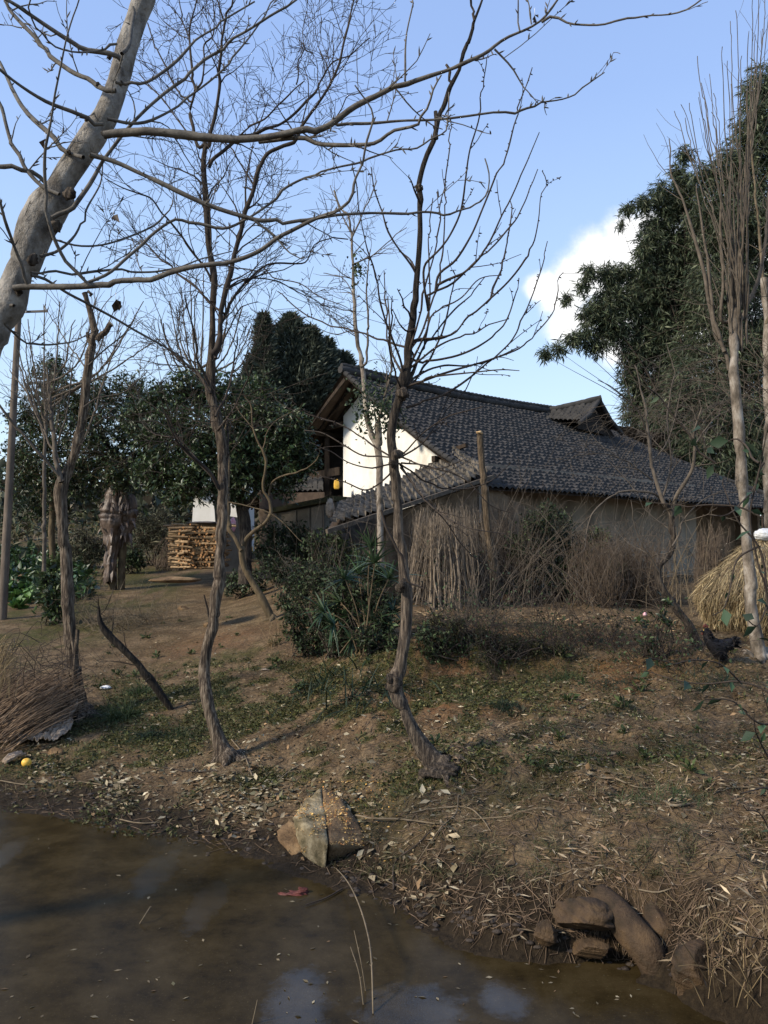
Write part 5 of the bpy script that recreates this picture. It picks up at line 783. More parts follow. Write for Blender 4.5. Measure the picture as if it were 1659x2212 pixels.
shrub('olive_bush', 'pale brown-green bush behind the pollarded trunk', [(180, 1160, 26, 0), (205, 1180, 28, 0), (165, 1190, 22, 0), (195, 1205, 24, 0)], 2300, .15, .028, OLIVE, 511, base=(188, 1228), cat='bush')
shrub('leafy_shrub', 'dark evergreen shrub in the hollow left of the firewood stack', [(285, 1200, 22, 0), (300, 1215, 20, 0), (270, 1222, 18, 0)], 1300, .09, .05, LEAFDK, 513, base=(285, 1240))
shrub('leafy_shrub', 'large-leaved dark green sapling behind the pollarded trunk, by the utility pole', [(115, 1225, 22, 0), (100, 1250, 24, -.1), (125, 1262, 24, 0), (105, 1290, 26, -.1), (130, 1300, 22, 0), (115, 1325, 26, -.1)], 900, .16, .06, [(.03, .052, .018), (.05, .08, .028), (.09, .12, .045)], 515, base=(118, 1350), mt='leaf')
shrub('leafy_shrub', 'dense dark undergrowth on the bank edge left of the fan palm', [(640, 1330, 30, 0), (680, 1350, 34, 0), (620, 1300, 26, .2), (700, 1385, 30, -.2), (660, 1390, 26, -.2), (640, 1370, 24, 0)], 2200, .07, .032, LEAFDK, 519, base=(665, 1415))
shrub('leafy_shrub', 'dark undergrowth crowding the main trunk behind the fan palm', [(770, 1290, 34, .3), (810, 1300, 34, .2), (830, 1340, 30, 0), (790, 1380, 30, -.2), (845, 1390, 24, -.2), (740, 1260, 30, .4), (820, 1250, 30, .4)], 2600, .075, .03, LEAFDK, 521, base=(800, 1405))
shrub('leafy_shrub', 'dark bush at the foot of the concrete shed, right of the crooked tree', [(600, 1235, 30, 0), (640, 1255, 30, 0), (680, 1250, 28, 0), (580, 1225, 24, .2)], 2000, .075, .04, LEAFDK, 523, base=(630, 1285))
shrub('leafy_shrub', 'low weedy shrub on the embankment below the brushwood', [(920, 1370, 26, 0), (960, 1385, 28, 0), (1010, 1400, 26, 0), (930, 1410, 22, -.1)], 1500, .05, .024, LEAFDK, 525, base=(960, 1420))
shrub('leafy_shrub', 'large dark mass of fine-leaved undergrowth between the crooked tree and the main trunk', [(690, 1250, 40, .3), (730, 1300, 44, .1), (660, 1290, 36, .3), (760, 1345, 40, -.1), (700, 1330, 40, 0), (640, 1260, 34, .5), (780, 1225, 34, .5), (820, 1380, 30, -.2), (730, 1385, 34, -.3), (850, 1300, 26, .2)], 7000, .055, .022, LEAFDK + [(.05, .06, .028)], 527, base=(735, 1415))
shrub('leafy_shrub', 'low olive scrub along the embankment edge right of the main trunk', [(940, 1345, 22, .1), (985, 1355, 24, 0), (1040, 1375, 24, 0), (1100, 1390, 24, 0), (1160, 1400, 24, 0), (1210, 1405, 22, 0)], 3000, .04, .017, [(.05, .055, .02), (.035, .042, .015), (.075, .065, .03)], 529, base=(1090, 1418))
shrub('rose_bush', 'thin rose bush with one pink bloom at the path edge', [(1390, 1350, 16, 0), (1432, 1330, 18, 0), (1440, 1300, 14, 0), (1400, 1390, 20, 0), (1448, 1350, 16, 0)], 240, .07, .035, GREEN, 517, base=(1420, 1425), mt='leaf', cat='bush')
mb = MB(); c = P(1393, 1327, 11.4)
for k in range(3): V, F = ico(2); V = V * (1 + .4 * n3(V, 4, k))[:, None] * .028 * (1 - .22 * k) + c + [0, -.006 * k, .008 * k]; mb.add(V, F)
tag(mb.build('rose_bloom', M['pink'], loc=c), 'single pink rose bloom on the thin bush at the path edge', 'flower')
# hedge far behind everything at the left, hill scrub
rgh = np.random.default_rng(77); mb = MB(); n = 16000; X = rgh.uniform(-60, 40, n); Yh = rgh.uniform(46, 62, n); Zh = zt(X, Yh) + rgh.random(n) ** 1.5 * (1.6 + 3.2 * vn(X * .22, X * 0, 4)) ; leaves(mb, rgh, np.stack([X, Yh, Zh], 1), rgh.normal(size=(n, 3)), .85, .45, np.array([(.05, .06, .03), (.08, .085, .045), (.10, .085, .06), (.035, .045, .022)]), .3); tag(mb.build('far_scrub', M['leafdull']), 'mixed brown and green scrub on the far hillside', 'scrub', kind='stuff')
n = 9000; X = rgh.uniform(-26, -4, n); Yh = rgh.uniform(27, 46, n); k = rgh.random(n) < sst(fbm(X * .35, Yh * .35, 6), -.12, .12) * .9 + .1; X, Yh = X[k], Yh[k]; Zh = zt(X, Yh) + rgh.random(len(X)) ** 2 * 1.2; mb = MB(); leaves(mb, rgh, np.stack([X, Yh, Zh], 1), rgh.normal(size=(len(X), 3)), .30, .11, np.array([(.05, .055, .025), (.07, .055, .03), (.09, .08, .045), (.03, .045, .018)]), .3); tag(mb.build('hillside_weeds', M['leafdull']), 'brown and green weeds covering the slope beyond the vegetable plot', 'weeds', kind='stuff')
# ---- vegetable field
mb = MB(); n = 1500; X = rgh.uniform(-16, -6.5, n); Yv = rgh.uniform(20.5, 33, n); ok = (X / Yv * FPX + CX < 205); X, Yv = X[ok], Yv[ok]; pp = np.stack([X, Yv, zt(X, Yv)], 1); pr = np.repeat(pp, 9, 0); leaves(mb, rgh, pr + rgh.normal(size=pr.shape) * .05 + [0, 0, .06], rgh.normal(size=pr.shape) * [1, 1, .3] + [0, 0, .55], .22, .11, np.array([(.030, .060, .018), (.045, .085, .028), (.022, .045, .014)]), .25); tag(mb.build('vegetable_field', M['leaf']), 'rows of green vegetables on the far plot at left', 'vegetables', kind='stuff')
for i, (u, v) in enumerate([(28, 1300), (42, 1296), (57, 1305), (36, 1315), (62, 1290), (20, 1285), (48, 1282)]):
    c = G(u, v); mb = MB(); n = 26; a = np.arange(n) * 2.4; e = np.linspace(.15, 1.3, n); d = np.stack([np.cos(a) * np.cos(e), np.sin(a) * np.cos(e), np.sin(e)], 1); leaves(mb, rgh, np.tile(c + [0, 0, .03], (n, 1)), d, .24, .18, np.array([(.06, .13, .028), (.09, .17, .042)]), .15, .35); tag(mb.build('leaf_cabbage', M['leaf'], loc=c), 'bright green leafy cabbage in the patch beside the utility pole', 'vegetable', 'cabbages beside the utility pole')
for i in range(26):
    u, v = rgh.uniform(10, 130), rgh.uniform(1238, 1275); c = G(u, v); mb = MB(); rock_mesh(mb, c, np.array([.22, .16, .16]) * rgh.uniform(.5, 1.1), 900 + i, rgh.uniform(0, 3), sub=3); tag(mb.build('terrace_stone', M['stone'], loc=c), 'rough brown stone in the low terrace bank below the vegetable field', 'stone', 'stones of the terrace bank')
# ---- fan palm clump
rg = np.random.default_rng(55); pb = G(790, 1412); pm = thing('fan_palm', pb, 'low dark fan palm clump at the bank edge left of the main trunk', 'palm'); f = MB(); s_ = MB()
fans = [(760, 1330, .50), (800, 1345, .42), (735, 1300, .45), (840, 1250, .5), (775, 1240, .5), (810, 1215, .42), (720, 1350, .4), (850, 1320, .36), (745, 1250, .40), (700, 1320, .36), (785, 1290, .46), (830, 1380, .32), (760, 1385, .32), (800, 1180, .3)]
for (u, v, sz) in fans:
    c = P(u, v, pb[1] + rg.uniform(-.3, .5)); q, r = smooth(np.array([pb + np.r_[rg.normal(size=2) * .12, 0], (pb + c) / 2 + [0, 0, .15], c]), [.012, .01, .008], .1); tubes(s_, q, r, 5); ax = nz(c - pb + [0, -.25, .1]); sd = nz(np.cross(ax, [0, -.6, .8])); m_ = 22; a = np.linspace(-1.9, 1.9, m_); d = np.cos(a)[:, None] * ax + np.sin(a)[:, None] * sd + rg.normal(size=(m_, 3)) * .06; blades(f, rg, np.tile(c, (m_, 1)), d, np.full(m_, sz), .032, np.array([(.025, .05, .02), (.04, .075, .03), (.06, .09, .04)]), .2, .55, 5)
s_.build('stems', M['bark_yellow'], pm); f.build('fronds', M['leaf'], pm)
# ---- bundles of sticks against the shed
def sticks(name, label, cat, ubase, vbase, utop, vtop, n, r, m, seed, Y=None, twig=.6, dY=(.0, .9), jit=.06):
    rg = np.random.default_rng(seed); f = rg.random(n); b = np.array([G(ubase[0] + (ubase[1] - ubase[0]) * a, vbase + rg.uniform(-8, 6)) for a in f]); ft = np.clip(f + rg.normal(0, .12, n), 0, 1); hv = rg.uniform(vtop[0], vtop[1], n) + 9 * (np.abs(ft - .5) * 2) ** 2; t = np.array([P(utop[0] + (utop[1] - utop[0]) * a, h, y + rg.uniform(*dY)) for a, h, y in zip(ft, hv, b[:, 1])]); K = 8; s = np.linspace(0, 1, K)[None, :, None]; Pt = b[:, None] * (1 - s) + t[:, None] * s; bow = rg.normal(size=(n, 1, 3)) * jit; Pt = Pt + np.sin(s * math.pi) * bow + np.cumsum(rg.normal(size=(n, K, 3)) * .008, 1); Rd = r * rg.uniform(.5, 1.35, (n, 1)) * np.linspace(1, .35, K)[None]; mb_ = MB(); tone = rg.uniform(.6, 1.35, (n, 1)) * np.ones(3); tubes(mb_, Pt, Rd, 5, tone)
    if twig: addtw(mb_, twigs(rg, [(Pt[i, 3:], Rd[i, 3:]) for i in range(n)], 1, 2.2, twig, (12, 35), .1, .0022, 5, .12, .0, .6, .5, rmax=.006), 3)
    return tag(mb_.build(name, m, loc=b.mean(0)), label, cat)
M['stick'] = mat('stick', (.105, .08, .055), (.225, .18, .13), 9, .9, attr=True); M['stick_red'] = mat('stick_red', (.05, .036, .024), (.125, .092, .062), 9, .9, attr=True)
sticks('stick_bundle', 'tall bundle of pale sticks leaning on the shed, its left half', 'firewood', (876, 960), 1303, (900, 990), (1088, 1160), 230, .0125, M['stick'], 601)
sticks('stick_bundle', 'thickest pale sticks leaning in front of the shed, middle of the stack', 'firewood', (925, 1000), 1312, (930, 985), (1100, 1180), 90, .018, M['stick'], 603)
sticks('stick_bundle', 'bundle of thin pale sticks leaning right of the others by the cut post', 'firewood', (985, 1085), 1306, (965, 1050), (1090, 1175), 190, .011, M['stick'], 605)
sticks('brushwood_pile', 'reddish brown brushwood piled under the eave right of the cut post', 'brushwood', (1075, 1160), 1296, (1060, 1200), (1075, 1190), 190, .008, M['stick_red'], 607, twig=.9, jit=.2, dY=(-.3, .8))
sticks('brushwood_pile', 'dense dark brush filling the wall foot right of the ivy heap', 'brushwood', (1230, 1330), 1302, (1225, 1345), (1140, 1225), 260, .008, M['stick_red'], 617, twig=.9, jit=.22, dY=(-.2, .9))
sticks('brushwood_pile', 'greyish tangle of thin brush hanging under the eave left of the twisted tree', 'brushwood', (1300, 1420), 1306, (1270, 1440), (1150, 1230), 120, .006, M['stick_red'], 621, twig=1.1, jit=.3, dY=(-.6, .4))
sticks('brushwood_pile', 'low heap of dark reddish twigs against the grey plaster wall', 'brushwood', (1285, 1430), 1308, (1290, 1415), (1172, 1240), 320, .008, M['stick_red'], 609, twig=.6, jit=.22, dY=(-.2, .8))
sticks('stick_bundle', 'dark upright bundle of stems leaning in the doorway shade at right', 'firewood', (1508, 1570), 1300, (1500, 1575), (1125, 1200), 150, .010, M['stick_red'], 611, twig=.5)
sticks('brushwood_pile', 'dark brush leaning at the left side of the firewood stack', 'brushwood', (335, 392), 1229, (352, 396), (1150, 1190), 140, .011, M['stick_red'], 613, twig=.6, jit=.12)
# ---- straw stack
hb = G(1640, 1384); rg = np.random.default_rng(66); YH = hb[1] + 1.1; hs_ = thing('straw_stack', np.array([P(1650, 1375, YH)[0], YH, z1(P(1650, 1375, YH)[0], YH)]), 'golden straw stack under the pale coppiced trunk at the right edge', 'straw stack'); hc = np.array(hs_.location); RX, HZ = 1.0, P(1636, 1163, YH)[2] - hs_.location[2]
def hsurf(a, s): # s 0 top .. 1 foot
    r = np.interp(s, [0, .15, .45, .62, .75, .9, 1.0], [.02, .30, .86, 1.02, .98, .86, .72]); z = np.interp(s, [0, .15, .45, .62, .75, .9, 1.0], [1, .90, .58, .40, .28, .12, -.02]); w = 1 + .10 * fbm(np.cos(a) * 2 + s, np.sin(a) * 2, 9); return np.stack([hc[0] + np.cos(a) * r * RX * w, hc[1] + np.sin(a) * r * 1.15 * w, hc[2] + z * HZ], -1)
a_, s2 = np.meshgrid(np.linspace(0, 2 * math.pi, 61), np.linspace(0, 1, 40), indexing='ij'); V = hsurf(a_, s2); V = (V - hc) * .95 + hc; q = (np.arange(60)[:, None] * 40 + np.arange(39)[None]).reshape(-1, 1); mb = MB(); mb.add(V.reshape(-1, 3), np.c_[q, q + 40, q + 41, q + 1]); mb.build('mound', mat('straw_core', (.12, .08, .035), (.26, .185, .09), 14, .95, 1.0, 60), hs_)
n = 15000; a = rg.uniform(0, 2 * math.pi, n); s2 = rg.random(n) ** .85 * .98; p = hsurf(a, s2); p2 = hsurf(a, s2 + .03); dn_ = nz(p2 - p); out_ = np.stack([np.cos(a), np.sin(a), 0 * a], 1); low_ = (s2 > .5)[:, None]; d = nz(dn_ + rg.normal(size=(n, 3)) * np.where(low_, .55, .22) + out_ * np.where(low_, .35, .12)); mb = MB(); STRAW = np.array([(.34, .255, .13), (.42, .33, .18), (.26, .19, .10), (.18, .13, .075)]); blades(mb, rg, p - d * .06, d, np.where(s2 > .5, .26, .42), .011, STRAW, .28, .35, 4); mb.build('straw', M['dry'], hs_)['kind'] = 'stuff'
crumple('plastic_wrap', P(1652, 1155, YH - .1), (.17, .12, .10), M['white'], 'crumpled white plastic sheet on top of the straw stack', 'plastic sheet', 12)
# ---- black hen (faces left, tail to the right)
hg = G(1553, 1437); s = hg[1] / FPX; hen = thing('hen', hg, 'black hen with red comb standing beside the straw stack, tail to the right', 'hen')
def hp2(u, v, dy=0): return P(u, v, hg[1] + dy)
bm_ = bpy.data.meshes.new('body'); ob = bpy.data.objects.new('body', bm_); C.objects.link(ob)
js = [(1552, 1402, 20), (1566, 1396, 19), (1577, 1388, 13), (1586, 1383, 10), (1588, 1390, 6), (1538, 1392, 18), (1529, 1380, 12), (1525, 1370, 8.5), (1524, 1362, 8), (1517, 1363, 3.2), (1512, 1365, 1.2), (1555, 1416, 15), (1560, 1424, 9)]
ed = [(0, 1), (1, 2), (2, 3), (3, 4), (0, 5), (5, 6), (6, 7), (7, 8), (8, 9), (9, 10), (0, 11), (11, 12)]
bm_.from_pydata([tuple(hp2(u, v) - hg) for u, v, r in js], ed, []); ob.modifiers.new('skin', 'SKIN'); md = ob.modifiers.new('sub', 'SUBSURF'); md.levels = 3; md.render_levels = 3
for i, (u, v, r) in enumerate(js): bm_.skin_vertices[0].data[i].radius = (r * s, r * s * .8)
bm_.skin_vertices[0].data[0].use_root = True; bm_.materials.append(M['black']); ob.parent = hen
dg = bpy.context.evaluated_depsgraph_get(); me2 = bpy.data.meshes.new_from_object(ob.evaluated_get(dg)); bv = np.array([x.co[:] for x in me2.vertices]) + hg; bnr = np.array([x.normal[:] for x in me2.vertices]); i = np.random.default_rng(3).integers(0, len(bv), 1500)
mb = MB(); rg = np.random.default_rng(4); ok = bv[i][:, 0] > hp2(1519, 1360)[0]; i = i[ok]; leaves(mb, rg, bv[i] - bnr[i] * .004, bnr[i] * .35 + [1, 0, -.35] + rg.normal(size=(len(i), 3)) * .2, .036, .02, (.004, .004, .006), .3); n = 60; tp = np.array([hp2(1580, 1386)] * n) + rg.normal(size=(n, 3)) * .02; leaves(mb, rg, tp, np.array([[.7, 0, .35]] * n) + rg.normal(size=(n, 3)) * .3, .10, .03, (.003, .003, .005), .3, .2, .2, droop=.25); mb.build('feathers', M['black'], hen)
mb = MB()
for k, (u, v, r) in enumerate([(1521, 1353, 2.4), (1524, 1351, 3), (1528, 1353, 2.6), (1517, 1369, 2.2)]): V, F = ico(2); mb.add(V * np.array([r, 1.2, r * 1.4]) * s + hp2(u, v), F)
mb.build('comb', M['red'], hen); mb = MB(); V, F = ico(2); mb.add(V * 1.1 * s + hp2(1520, 1361, -.042), F); mb.build('eye', M['yellow'], hen)
for k, (u, dy) in enumerate(((1553, -.05), (1561, .06))):
    mb = MB(); a = hp2(u, 1418, dy); b = hp2(u + 1, 1428, dy); c = np.array([b[0] - .005, b[1], z1(b[0], b[1]) + .008]); tubes(mb, np.array([a, b, c]), [.02, .009, .007], 6)
    for ang in (2.6, 3.14, 3.7, 0): tubes(mb, np.array([c, c + [math.cos(ang) * .03, math.sin(ang) * .03, .004], c + [math.cos(ang) * .055, math.sin(ang) * .055, -.004]]), [.006, .005, .002], 5)
    mb.build('leg', M['dark'], hen)
# ---------------------------------------------------------------- rocks
mb = MB(); Y0 = G(701, 1886)[1]
def PP(u, v, y): return P(u, v, Y0 + y)
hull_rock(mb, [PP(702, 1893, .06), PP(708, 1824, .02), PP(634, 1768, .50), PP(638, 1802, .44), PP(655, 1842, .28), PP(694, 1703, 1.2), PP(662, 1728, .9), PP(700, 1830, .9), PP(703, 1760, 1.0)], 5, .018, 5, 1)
hull_rock(mb, [PP(708, 1890, .22), PP(711, 1823, .05), PP(797, 1829, .26), PP(785, 1870, .62), PP(764, 1764, .72), PP(737, 1720, 1.0), PP(697, 1701, 1.25), PP(780, 1880, .9), PP(702, 1760, .6), PP(707, 1824, .12), PP(716, 1850, 1.0)], 8, .018, 5)
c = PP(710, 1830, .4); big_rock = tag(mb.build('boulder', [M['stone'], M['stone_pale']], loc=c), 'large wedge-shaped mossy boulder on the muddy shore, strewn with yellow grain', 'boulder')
mb = MB(); hull_rock(mb, [PP(597, 1795, .62), PP(625, 1770, .8), PP(650, 1790, .7), PP(690, 1830, .4), PP(680, 1862, .28), PP(640, 1858, .3), PP(605, 1820, .5), PP(650, 1840, .9)], 7, .02, 4); tag(mb.build('boulder', M['stone'], loc=PP(640, 1830, .5)), 'low brown stone tucked under the left side of the wedge boulder', 'boulder')
def rk(u, v, y, sz, rot, label, seed, m='wetstone', cuts=5, zo=0, rough=.16):
    c = P(u, v, y); mb_ = MB(); rock_mesh(mb_, c + [0, 0, zo - .035], np.asarray(sz) * [1.05, 1.05, 1.2], seed, rot, cuts, rough * 1.7, 5); return tag(mb_.build('boulder', M[m], loc=c), label, 'boulder')
yb = 5.08
rk(1262, 1968, 5.15, (.185, .15, .10), -.2, 'rounded brown boulder beside the fallen stone slab at the waterline', 21); rk(1180, 2004, 5.08, (.075, .06, .065), .3, 'small dark stone with a pale patch at the left end of the waterline rocks', 22)
rk(1512, 2092, 4.72, (.165, .14, .15), .4, 'squarish brown boulder at the right of the waterline rocks', 23); rk(1430, 1985, 5.12, (.12, .12, .13), .2, 'clay-covered boulder behind the fallen stone slab', 24); rk(1590, 2110, 4.75, (.12, .1, .1), 1.0, 'small stone half hidden in dry stalks at the lower right corner', 26); rk(1280, 2035, 5.06, (.16, .09, .05), 0, 'flat muddy stone just above the water under the rounded boulder', 27)
mb = MB(); q, w = smooth(np.array([P(1292, 1928, 5.32), P(1325, 1965, 5.2), P(1365, 2015, 5.05), P(1398, 2055, 4.96), P(1424, 2100, 4.90) - [0, 0, .06]]), [.07, .095, .105, .105, .08], .02); tubes(mb, q, w, 16, lump=.18, lfreq=4, seed=8, cap=True); tag(mb.build('stone_slab', M['wetstone'], loc=q.mean(0)), 'long rounded stone leaning diagonally into the water', 'stone')
mb = MB(); rock_mesh(mb, P(1395, 1995, 5.28), (.05, .10, .06), 3, sub=3); tag(mb.build('burrow_hole', M['dark'], loc=P(1395, 1995, 5.28)), 'small dark hollow in the clay bank right of the leaning stone', 'hole')
for i, (u, v, s, l) in enumerate([(475, 1648 - 330, .16, 'small ochre boulder in the dirt slope below the firewood stack'), (500, 1352, .13, 'flat pale stone in the path left of the crooked tree'), (120, 1628, .10, 'dark stone half buried in mud by the cloth'), (640, 1590 + 230, .0, '')]):
    if s: c = G(u - (80 if i == 0 else 50 if i == 1 else 0), v); mb = MB(); rock_mesh(mb, c, (s, s * .8, s * .6), 40 + i, sub=3); tag(mb.build('stone', M['stone'], loc=c), l, 'stone')
mb = MB(); c = P(378, 1252, 16.2); rock_mesh(mb, c, (.55, .35, .07), 61, .1); tag(mb.build('flat_stone', M['stone'], loc=c), 'flat capping stone on the earth step below the firewood stack', 'stone')
# grain chaff on and around the boulder
rg = np.random.default_rng(9); bpy.context.view_layer.update()
def drop(o, n, u0, u1, v0, v1, dens=None):
    dg = bpy.context.evaluated_depsgraph_get(); out = []
    inv = o.matrix_world.inverted()
    for _ in range(n):
        u, v = rg.uniform(u0, u1), rg.uniform(v0, v1)
        if dens is not None and rg.random() > dens(u, v): continue
        a = Vector(P(u, v, 3)); d = (Vector(P(u, v, 9)) - a).normalized(); h, loc, nr, _i = o.ray_cast(inv @ a, d)
        if h and nr.z > .25: out.append((o.matrix_world @ loc)[:] )
    return np.array(out)
g1 = drop(big_rock, 4200, 640, 800, 1700, 1850, lambda u, v: float(sst(fbm(np.array([u / 22.]), np.array([v / 22.]), 5)[0], -.06, .2)) * .8 + .05); g2 = Gs(rg.normal(770, 60, 700), np.clip(rg.normal(1740, 55, 700), 1690, 1860))
gp = np.concatenate([g1, g2]) + [0, 0, .004]; mb = MB(); leaves(mb, rg, gp, rg.normal(size=gp.shape) * [1, 1, .25], .022, .011, np.array([(.42, .25, .07), (.55, .34, .11), (.33, .15, .05), (.5, .36, .18)]), .25, .1, 1.5); tag(mb.build('grain_chaff', M['dry']), 'yellow grain husks strewn on the wedge boulder and the mud round it', 'chaff', kind='stuff')
# ---------------------------------------------------------------- reed heap, cloth, fruit
def straws(name, label, cat, n, fa, fb, r, m, seed, jit=.05, K=7, sag=.1, tone=(.55, 1.4)):
    rg = np.random.default_rng(seed); A = np.array([fa(rg) for _ in range(n)]); B = np.array([fb(rg, a) for a in A]); s = np.linspace(0, 1, K)[None, :, None]; Pt = A[:, None] * (1 - s) + B[:, None] * s + np.sin(s * math.pi) * (rg.normal(size=(n, 1, 3)) * jit + [0, 0, sag]); z = zt(Pt[..., 0], Pt[..., 1]); Pt[..., 2] = np.maximum(Pt[..., 2], z + .01); mb_ = MB(); tubes(mb_, Pt, r * rg.uniform(.5, 1.3, (n, 1)) * np.linspace(1, .5, K)[None], 4, rg.uniform(*tone, (n, 1)) * np.ones(3)); return tag(mb_.build(name, m, loc=A.mean(0)), label, cat)
M['reed'] = mat('reed', (.07, .046, .028), (.17, .118, .074), 9, .9, attr=True)
rh0 = G(60, 1620)
def rA(rg): u = rg.uniform(-150, 40); v = 1612 - max(0, u - 5) * 1.2 + rg.normal(0, 14) - max(0, -u) * .25; g = G(max(u, -200), v); return g + [0, rg.uniform(0, .25), rg.random() ** 1.3 * .30]
def rB(rg, a): return a + np.array([rg.uniform(.35, .72), rg.uniform(.3, .85), rg.uniform(.24, .52)])
straws('reed_heap', 'big heap of brown dry reed stalks sloping down to the shore at left', 'reeds', 1500, rA, rB, .0065, M['reed'], 701, .03, sag=.03, tone=(.4, 2.1))
def tA(rg): return P(rg.uniform(-40, 40), rg.uniform(1385, 1430), 9.6 + rg.uniform(0, .5))
def tB(rg, a): return a + np.array([rg.uniform(-.3, .1), rg.uniform(-.4, -.1), rg.uniform(-.5, -.15)])
M['strawmat'] = mat('straw_pale', (.17, .12, .058), (.30, .22, .115), 9, .9, attr=True)
straws('straw_tuft', 'pale yellow straw tuft drooping over the top of the reed heap', 'straw', 170, tA, tB, .0045, M['strawmat'], 703, .05)
straws('twig_heap', 'dark tangle of thin twigs lying across the reed heap by the pollarded trunk', 'twigs', 60, lambda rg: P(rg.uniform(20, 160), rg.uniform(1380, 1480), 9.0 + rg.uniform(0, .5)), lambda rg, a: a + np.array([rg.uniform(-.5, .5), rg.uniform(-.3, .3), rg.uniform(-.4, .2)]), .004, M['twig_dark'], 705, .12)
def drape(name, pts, W_, m, label, cat, seed, folds=9, amp=.05):
    q = np.array(pts); p, _ = smooth(q, np.ones(len(q)), .02); n = 60; s = np.linspace(-.5, .5, n); T_, A, B = frames(p[None]); side = nz(np.cross(T_[0], [0, 0, 1.])); L = np.arange(len(p)) * .02; wv = np.interp(np.linspace(0, 1, len(p)), np.linspace(0, 1, len(W_)), W_); V = p[:, None] + side[:, None] * (s[None, :, None] * wv[:, None, None]); hgt = amp * (np.sin(s[None] * folds * 6.28 + 9 * vn(L[:, None] * 5 + s[None] * 2, s[None] * 3, seed)) * .25 + 3.2 * np.abs(fbm(L[:, None] * 6 + s[None] * 3, s[None] * 7 - L[:, None] * 2, seed)) + 1.2 * fbm(L[:, None] * 16 + 0 * s, s[None] * 16 + 0 * L[:, None], seed + 3)) + amp * .9; V[..., 2] = np.maximum(V[..., 2], zt(V[..., 0], V[..., 1])) + hgt; K = len(p); i = (np.arange(K - 1)[:, None] * n + np.arange(n - 1)[None]).reshape(-1, 1); mb_ = MB(); mb_.add(V.reshape(-1, 3), np.c_[i, i + 1, i + n + 1, i + n]); o = mb_.build(name, m, loc=p.mean(0)); so_ = o.modifiers.new('thick', 'SOLIDIFY'); so_.thickness = .006; return tag(o, label, cat)
drape('sack_cloth', [G(80, 1612) + [0, 0, .03], G(108, 1590) + [0, 0, .05], G(132, 1570) + [0, 0, .10], P(148, 1540, G(140, 1570)[1] + .12), P(156, 1522, G(140, 1570)[1] + .2)], [.50, .56, .48, .30, .18], M['cloth'], 'crumpled tan sackcloth lying between the reed heap and the pollarded trunk', 'cloth', 3)
drape('sack_cloth', [G(8, 1655), G(28, 1648) + [0, 0, .03], G(48, 1640) + [0, 0, .02]], [.16, .2, .14], M['cloth'], 'small grey rag on the mud beside the yellow fruit', 'cloth', 5, 5, .04)
c = G(57, 1656); mb = MB(); V, F = ico(4); V = V * (1 + .05 * n3(V, 3, 1) + .02 * n3(V, 9, 2))[:, None]; V[:, 2] *= .93; V[:, 0] *= 1.06; mb.add(V * .052 + c + [0, 0, .046], F); tag(mb.build('pomelo', M['yellow'], loc=c), 'round yellow pomelo lying on the mud at far left', 'fruit')
def scrap(u, v, sz, m, label, cat, seed, name='plastic_scrap'): c = G(u, v); V, F = ico(3); V = V * (1 + .9 * n3(V, 2.5, seed))[:, None] * np.asarray(sz); mb_ = MB(); mb_.add(V + c + [0, 0, sz[2] * .5], F); return tag(mb_.build(name, m, loc=c), label, cat)
scrap(228, 1488, (.085, .06, .03), M['white'], 'white plastic scrap on the grass right of the pollarded trunk', 'litter', 1); scrap(686, 1350, (.055, .04, .05), M['white'], 'white crumpled scrap at the foot of the fan palm', 'litter', 2); scrap(575, 1447, (.08, .05, .012), M['cloth'], 'dry flat brown leaf scrap lying on the grass bank', 'litter', 3, 'leaf_scrap'); scrap(1092, 1300, (.22, .14, .10), mat('orange_bark', (.45, .20, .07), (.6, .32, .13), 9), 'orange wood chips heaped at the foot of the cut post', 'wood chips', 4, 'chip_heap')
c = np.array([P(640, 1931, 1) - P(640, 1931, 0)])[0]; c = c * HC / -c[2]; c[2] = 0; mb = MB(); 
rock_mesh(mb, c + [0, 0, .006], (.085, .03, .022), 4, -.1, 2, 1.6, 4); rock_mesh(mb, c + [.05, .02, .01], (.045, .025, .03), 9, .4, 2, 1.8, 4); rock_mesh(mb, c + [-.07, -.01, .0], (.06, .02, .012), 12, -.3, 2, 1.5, 4); tag(mb.build('red_rag', M['red'], loc=c), 'twisted dull red scrap half sunk in the pond by the boulder', 'litter')
